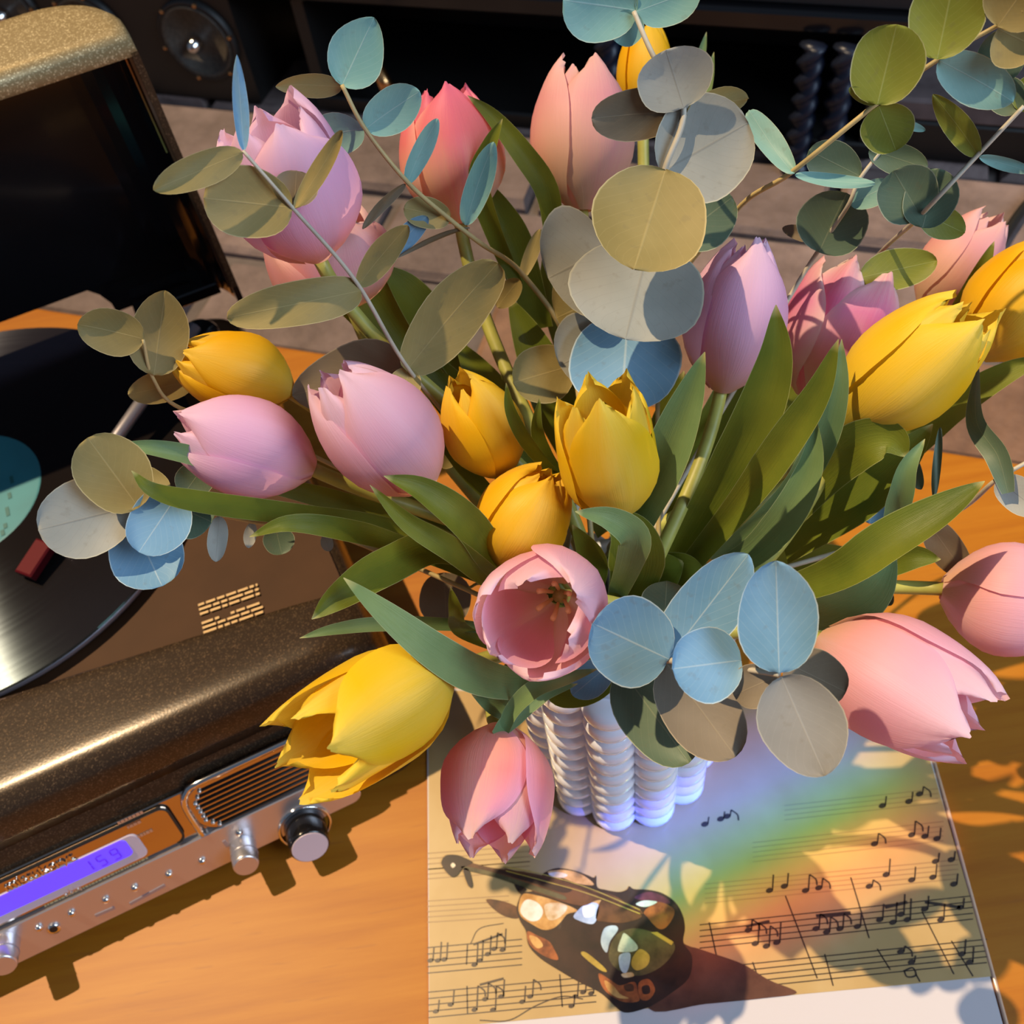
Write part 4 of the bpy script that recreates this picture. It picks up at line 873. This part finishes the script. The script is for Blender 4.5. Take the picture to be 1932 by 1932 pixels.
branch('eucalyptus branch of large round silver leaves in the middle', [(1196, 22, .365), (1232, 104, .366), (1290, 206, .37), (1254, 322, .376), (1232, 425, .39), (1205, 560, .41), (1175, 700, .45)], [
    ((1202, 20, .366), (1062, 0, .36), 130, 'teal', dict(p=.45, q=.4)), ((1200, 22, .366), (1322, -22, .36), 92, 'teal', {}),
    ((1200, 24, .366), (1165, 82, .372), 66, 'teal', rd),
    ((1290, 204, .368), (1256, 94, .358), 146, 'grey', rd), ((1285, 212, .372), (1116, 224, .372), 96, 'brown', dict(p=.45, q=.45, roll=15)), ((1295, 212, .372), (1412, 186, .372), 62, 'olive', dict(roll=-20)),
    ((1246, 326, .377), (1412, 232, .372), 196, 'grey', rd), ((1256, 320, .374), (1196, 508, .362), 218, 'olive', rd),
    ((1275, 455, .408), (1382, 372, .404), 112, 'dark', rd), ((1148, 468, .415), (1034, 525, .412), 214, 'grey', rd), ((1140, 560, .43), (1050, 600, .43), 150, 'olive', rd),
    ((1225, 462, .398), (1180, 640, .388), 258, 'grey', rd), ((1185, 598, .425), (1172, 775, .42), 214, 'blue', rd), ((1150, 640, .432), (1056, 690, .428), 150, 'grey', rd),
    ((1080, 690, .44), (968, 722, .43), 112, 'olive', rd)], .0018, 'estem2')
branch('eucalyptus branch with large yellow green leaves reaching over the cabinet end', [(1932, 20, .325), (1882, 48, .345), (1770, 112, .352), (1655, 195, .356), (1492, 326, .378), (1385, 402, .416), (1260, 600, .462)], [
    ((1655, 198, .350), (1692, 46, .338), 134, 'green', rd), ((1658, 200, .356), (1690, 284, .362), 96, 'green', rd), ((1652, 196, .352), (1602, 166, .35), 26, 'green', dict(roll=20)),
    ((1768, 112, .34), (1800, -40, .33), 136, 'green', dict(p=.5, q=.45)), ((1772, 114, .342), (1912, 192, .345), 88, 'teal', dict(roll=-8)),
    ((1882, 50, .33), (1940, -30, .32), 110, 'olive', rd), ((1882, 54, .332), (1960, 92, .33), 110, 'olive', rd), ((1876, 60, .336), (1905, 152, .345), 84, 'dark', {}),
    ((1498, 328, .376), (1413, 208, .37), 48, 'teal', dict(q=.4, roll=-15)), ((1500, 330, .376), (1652, 346, .37), 28, 'teal', dict(roll=25)), ((1700, 232, .36), (1746, 246, .36), 16, 'teal', {})], .0014, 'estem')
branch('eucalyptus branch with a dark round leaf above the streaked tulip', [(1668, 278, .39), (1622, 338, .395), (1600, 388, .40), (1558, 452, .42), (1480, 600, .455)], [
    ((1640, 282, .39), (1750, 318, .388), 58, 'dark', {}), ((1622, 332, .395), (1526, 284, .392), 76, 'dark', dict(q=.45)), ((1604, 385, .40), (1684, 346, .395), 50, 'teal', {}),
    ((1545, 476, .42), (1598, 364, .405), 132, 'dark', rd), ((1548, 452, .42), (1476, 430, .425), 28, 'brown', {})], .0014, 'estem2')
branch('eucalyptus branch with dark paired leaves before the hearth bricks', [(1932, 200, .358), (1845, 292, .37), (1735, 408, .388), (1640, 502, .472), (1560, 640, .505)], [
    ((1738, 412, .386), (1686, 322, .38), 112, 'dark', rd), ((1740, 430, .386), (1770, 318, .378), 98, 'dark', rd), ((1845, 294, .37), (1760, 178, .362), 50, 'green', dict(q=.7, roll=15)),
    ((1848, 296, .37), (1950, 325, .365), 24, 'teal', {}), ((1922, 210, .36), (1872, 150, .36), 66, 'dark', {}), ((1925, 210, .36), (1960, 140, .355), 60, 'green', {}), ((1735, 400, .387), (1820, 440, .39), 60, 'green', {}),
    ((1622, 524, .44), (1768, 492, .435), 78, 'green', {})], .0015, 'estem2')
branch('small eucalyptus sprig with three olive leaves over the record', [(270, 640, .40), (288, 712, .41), (340, 770, .425), (520, 880, .455)], [
    ((272, 640, .40), (146, 612, .39), 90, 'olive', dict(roll=10)), ((290, 708, .408), (312, 548, .40), 110, 'olive', dict(q=.65)), ((365, 718, .455), (242, 744, .432), 60, 'olive', {})], .0013, 'estem')
branch('eucalyptus branch with round cream and blue leaves beside the teal label', [(246, 956, .37), (340, 956, .38), (480, 985, .41), (650, 1015, .44), (880, 1080, .465)], [
    ((262, 958, .368), (165, 826, .36), 132, 'olive', rd), ((248, 956, .372), (72, 1000, .362), 148, 'grey', rd), ((338, 930, .374), (262, 1042, .366), 112, 'blue', rd), ((248, 982, .384), (306, 1106, .378), 138, 'blue', rd),
    ((336, 956, .388), (400, 985, .388), 96, 'dark', rd), ((318, 930, .385), (250, 885, .385), 50, 'olive', {}), ((414, 974, .395), (407, 1060, .392), 38, 'grey', {}), ((476, 986, .41), (468, 1034, .41), 24, 'grey', {}),
    ((520, 995, .445), (532, 1046, .445), 58, 'dark', rd), ((612, 1010, .44), (622, 1040, .44), 24, 'grey', {}), ((385, 880, .405), (345, 935, .40), 70, 'dark', {})], .0014, 'estem')
branch('eucalyptus branch of broad leaves tinted pale blue by daylight hanging before the vase', [(1470, 1273, .325), (1400, 1262, .338), (1262, 1246, .362), (1222, 1240, .395), (1190, 1190, .44)], [
    ((1470, 1270, .324), (1464, 1058, .318), 152, 'blue', dict(p=.5, q=.6)), ((1474, 1276, .324), (1556, 1464, .318), 158, 'greyshade', dict(p=.5, q=.55)),
    ((1398, 1246, .336), (1268, 1262, .328), 142, 'blue', rd), ((1262, 1244, .36), (1118, 1176, .356), 172, 'blue', rd), ((1258, 1246, .366), (1412, 1046, .350), 128, 'blue', dict(q=.6)),
    ((1258, 1252, .372), (1388, 1428, .36), 148, 'oliveshade', dict(p=.45, q=.5)), ((1172, 1262, .392), (1300, 1440, .378), 136, 'dark', dict(p=.5, q=.5)), ((1466, 1276, .332), (1384, 1312, .335), 84, 'oliveshade', rd),
    ((1482, 1250, .352), (1596, 1306, .348), 104, 'brown', rd), ((1152, 1252, .41), (1080, 1312, .408), 66, 'blue', {}), ((1254, 1158, .43), (1258, 1096, .43), 88, 'dark', rd)], .0018, 'estem2')
branch('eucalyptus branch with curled drooping leaves beside the bare stemmed tulip', [(1975, 852, .40), (1885, 902, .405), (1750, 990, .440), (1600, 1075, .470)], [
    ((1882, 904, .404), (1965, 968, .40), 66, 'grey', {}), ((1748, 982, .43), (1828, 1094, .43), 64, 'brown', dict(q=.6)), ((1640, 988, .445), (1666, 902, .44), 56, 'blue', {}), ((1700, 840, .44), (1738, 924, .43), 34, 'dark', {}),
    ((1660, 1110, .45), (1682, 1142, .45), 28, 'dark', {}), ((1640, 1040, .45), (1668, 1062, .45), 36, 'blue', {}), ((1762, 940, .425), (1774, 806, .425), 16, 'dark', {})], .0016, 'estem2',
    [(([(1902, 930, .40), (1882, 860, .402), (1842, 792, .41), (1846, 690, .42)], 46, 'dark', 25, .3), dict(prof=lambda t: math.sin(math.pi*min(1, t*.9+.1))**.6, twist=60))])
branch('short eucalyptus twig with a dark round leaf low beside the record player', [(880, 1110, .45), (930, 1110, .465), (1020, 1150, .455)], [
    ((842, 1180, .47), (838, 1080, .47), 100, 'brown', rd), ((870, 860, .44), (830, 842, .435), 70, 'olive', {})], .0013, 'estem')

# ------------------------------------------------------------------ sunlight split into colours by the window's bevelled pane
spd = bpy.data.lights.new('prism_beam', 'SPOT'); spd.energy = 1; spd.spot_size = math.radians(6.5); spd.spot_blend = .9; spd.shadow_soft_size = .004
spo = bpy.data.objects.new('prism_beam', spd); col.objects.link(spo)
src = Vector((.95, -.75, 1.6)); tgt = on(1410, 1580, 0); spo.location = src
z_ = (src-tgt).normalized(); across = (on(1510, 1690, 0)-on(1350, 1500, 0)).normalized(); y_ = z_.cross(across).normalized(); x_ = y_.cross(z_)
mm = Matrix((x_, y_, z_)).transposed().to_4x4(); spo.rotation_euler = mm.to_euler()
spd.use_nodes = True; t = spd.node_tree; em = t.nodes['Emission']
tc = N_(t, 'ShaderNodeTexCoord'); sp = N_(t, 'ShaderNodeSeparateXYZ'); t.links.new(tc.outputs['Normal'], sp.inputs[0])
q = math_(t, 'DIVIDE', sp.outputs[0], math_(t, 'ABSOLUTE', sp.outputs[2]))
DIST = (src-tgt).length
r_ = math_(t, 'MULTIPLY_ADD', q, DIST/.115, .5)
cr = ramp(t, r_, [(0, (0, 0, 0)), (.14, (.06, .05, .40)), (.34, (.05, .14, 1)), (.48, (.03, .20, .50)), (.58, (.04, .19, .06)), (.67, (.19, .15, .004)), (.78, (.24, .05, .004)), (.88, (.09, .005, .004)), (1, (0, 0, 0))])
t.links.new(cr, em.inputs[0]); em.inputs[1].default_value = 1000
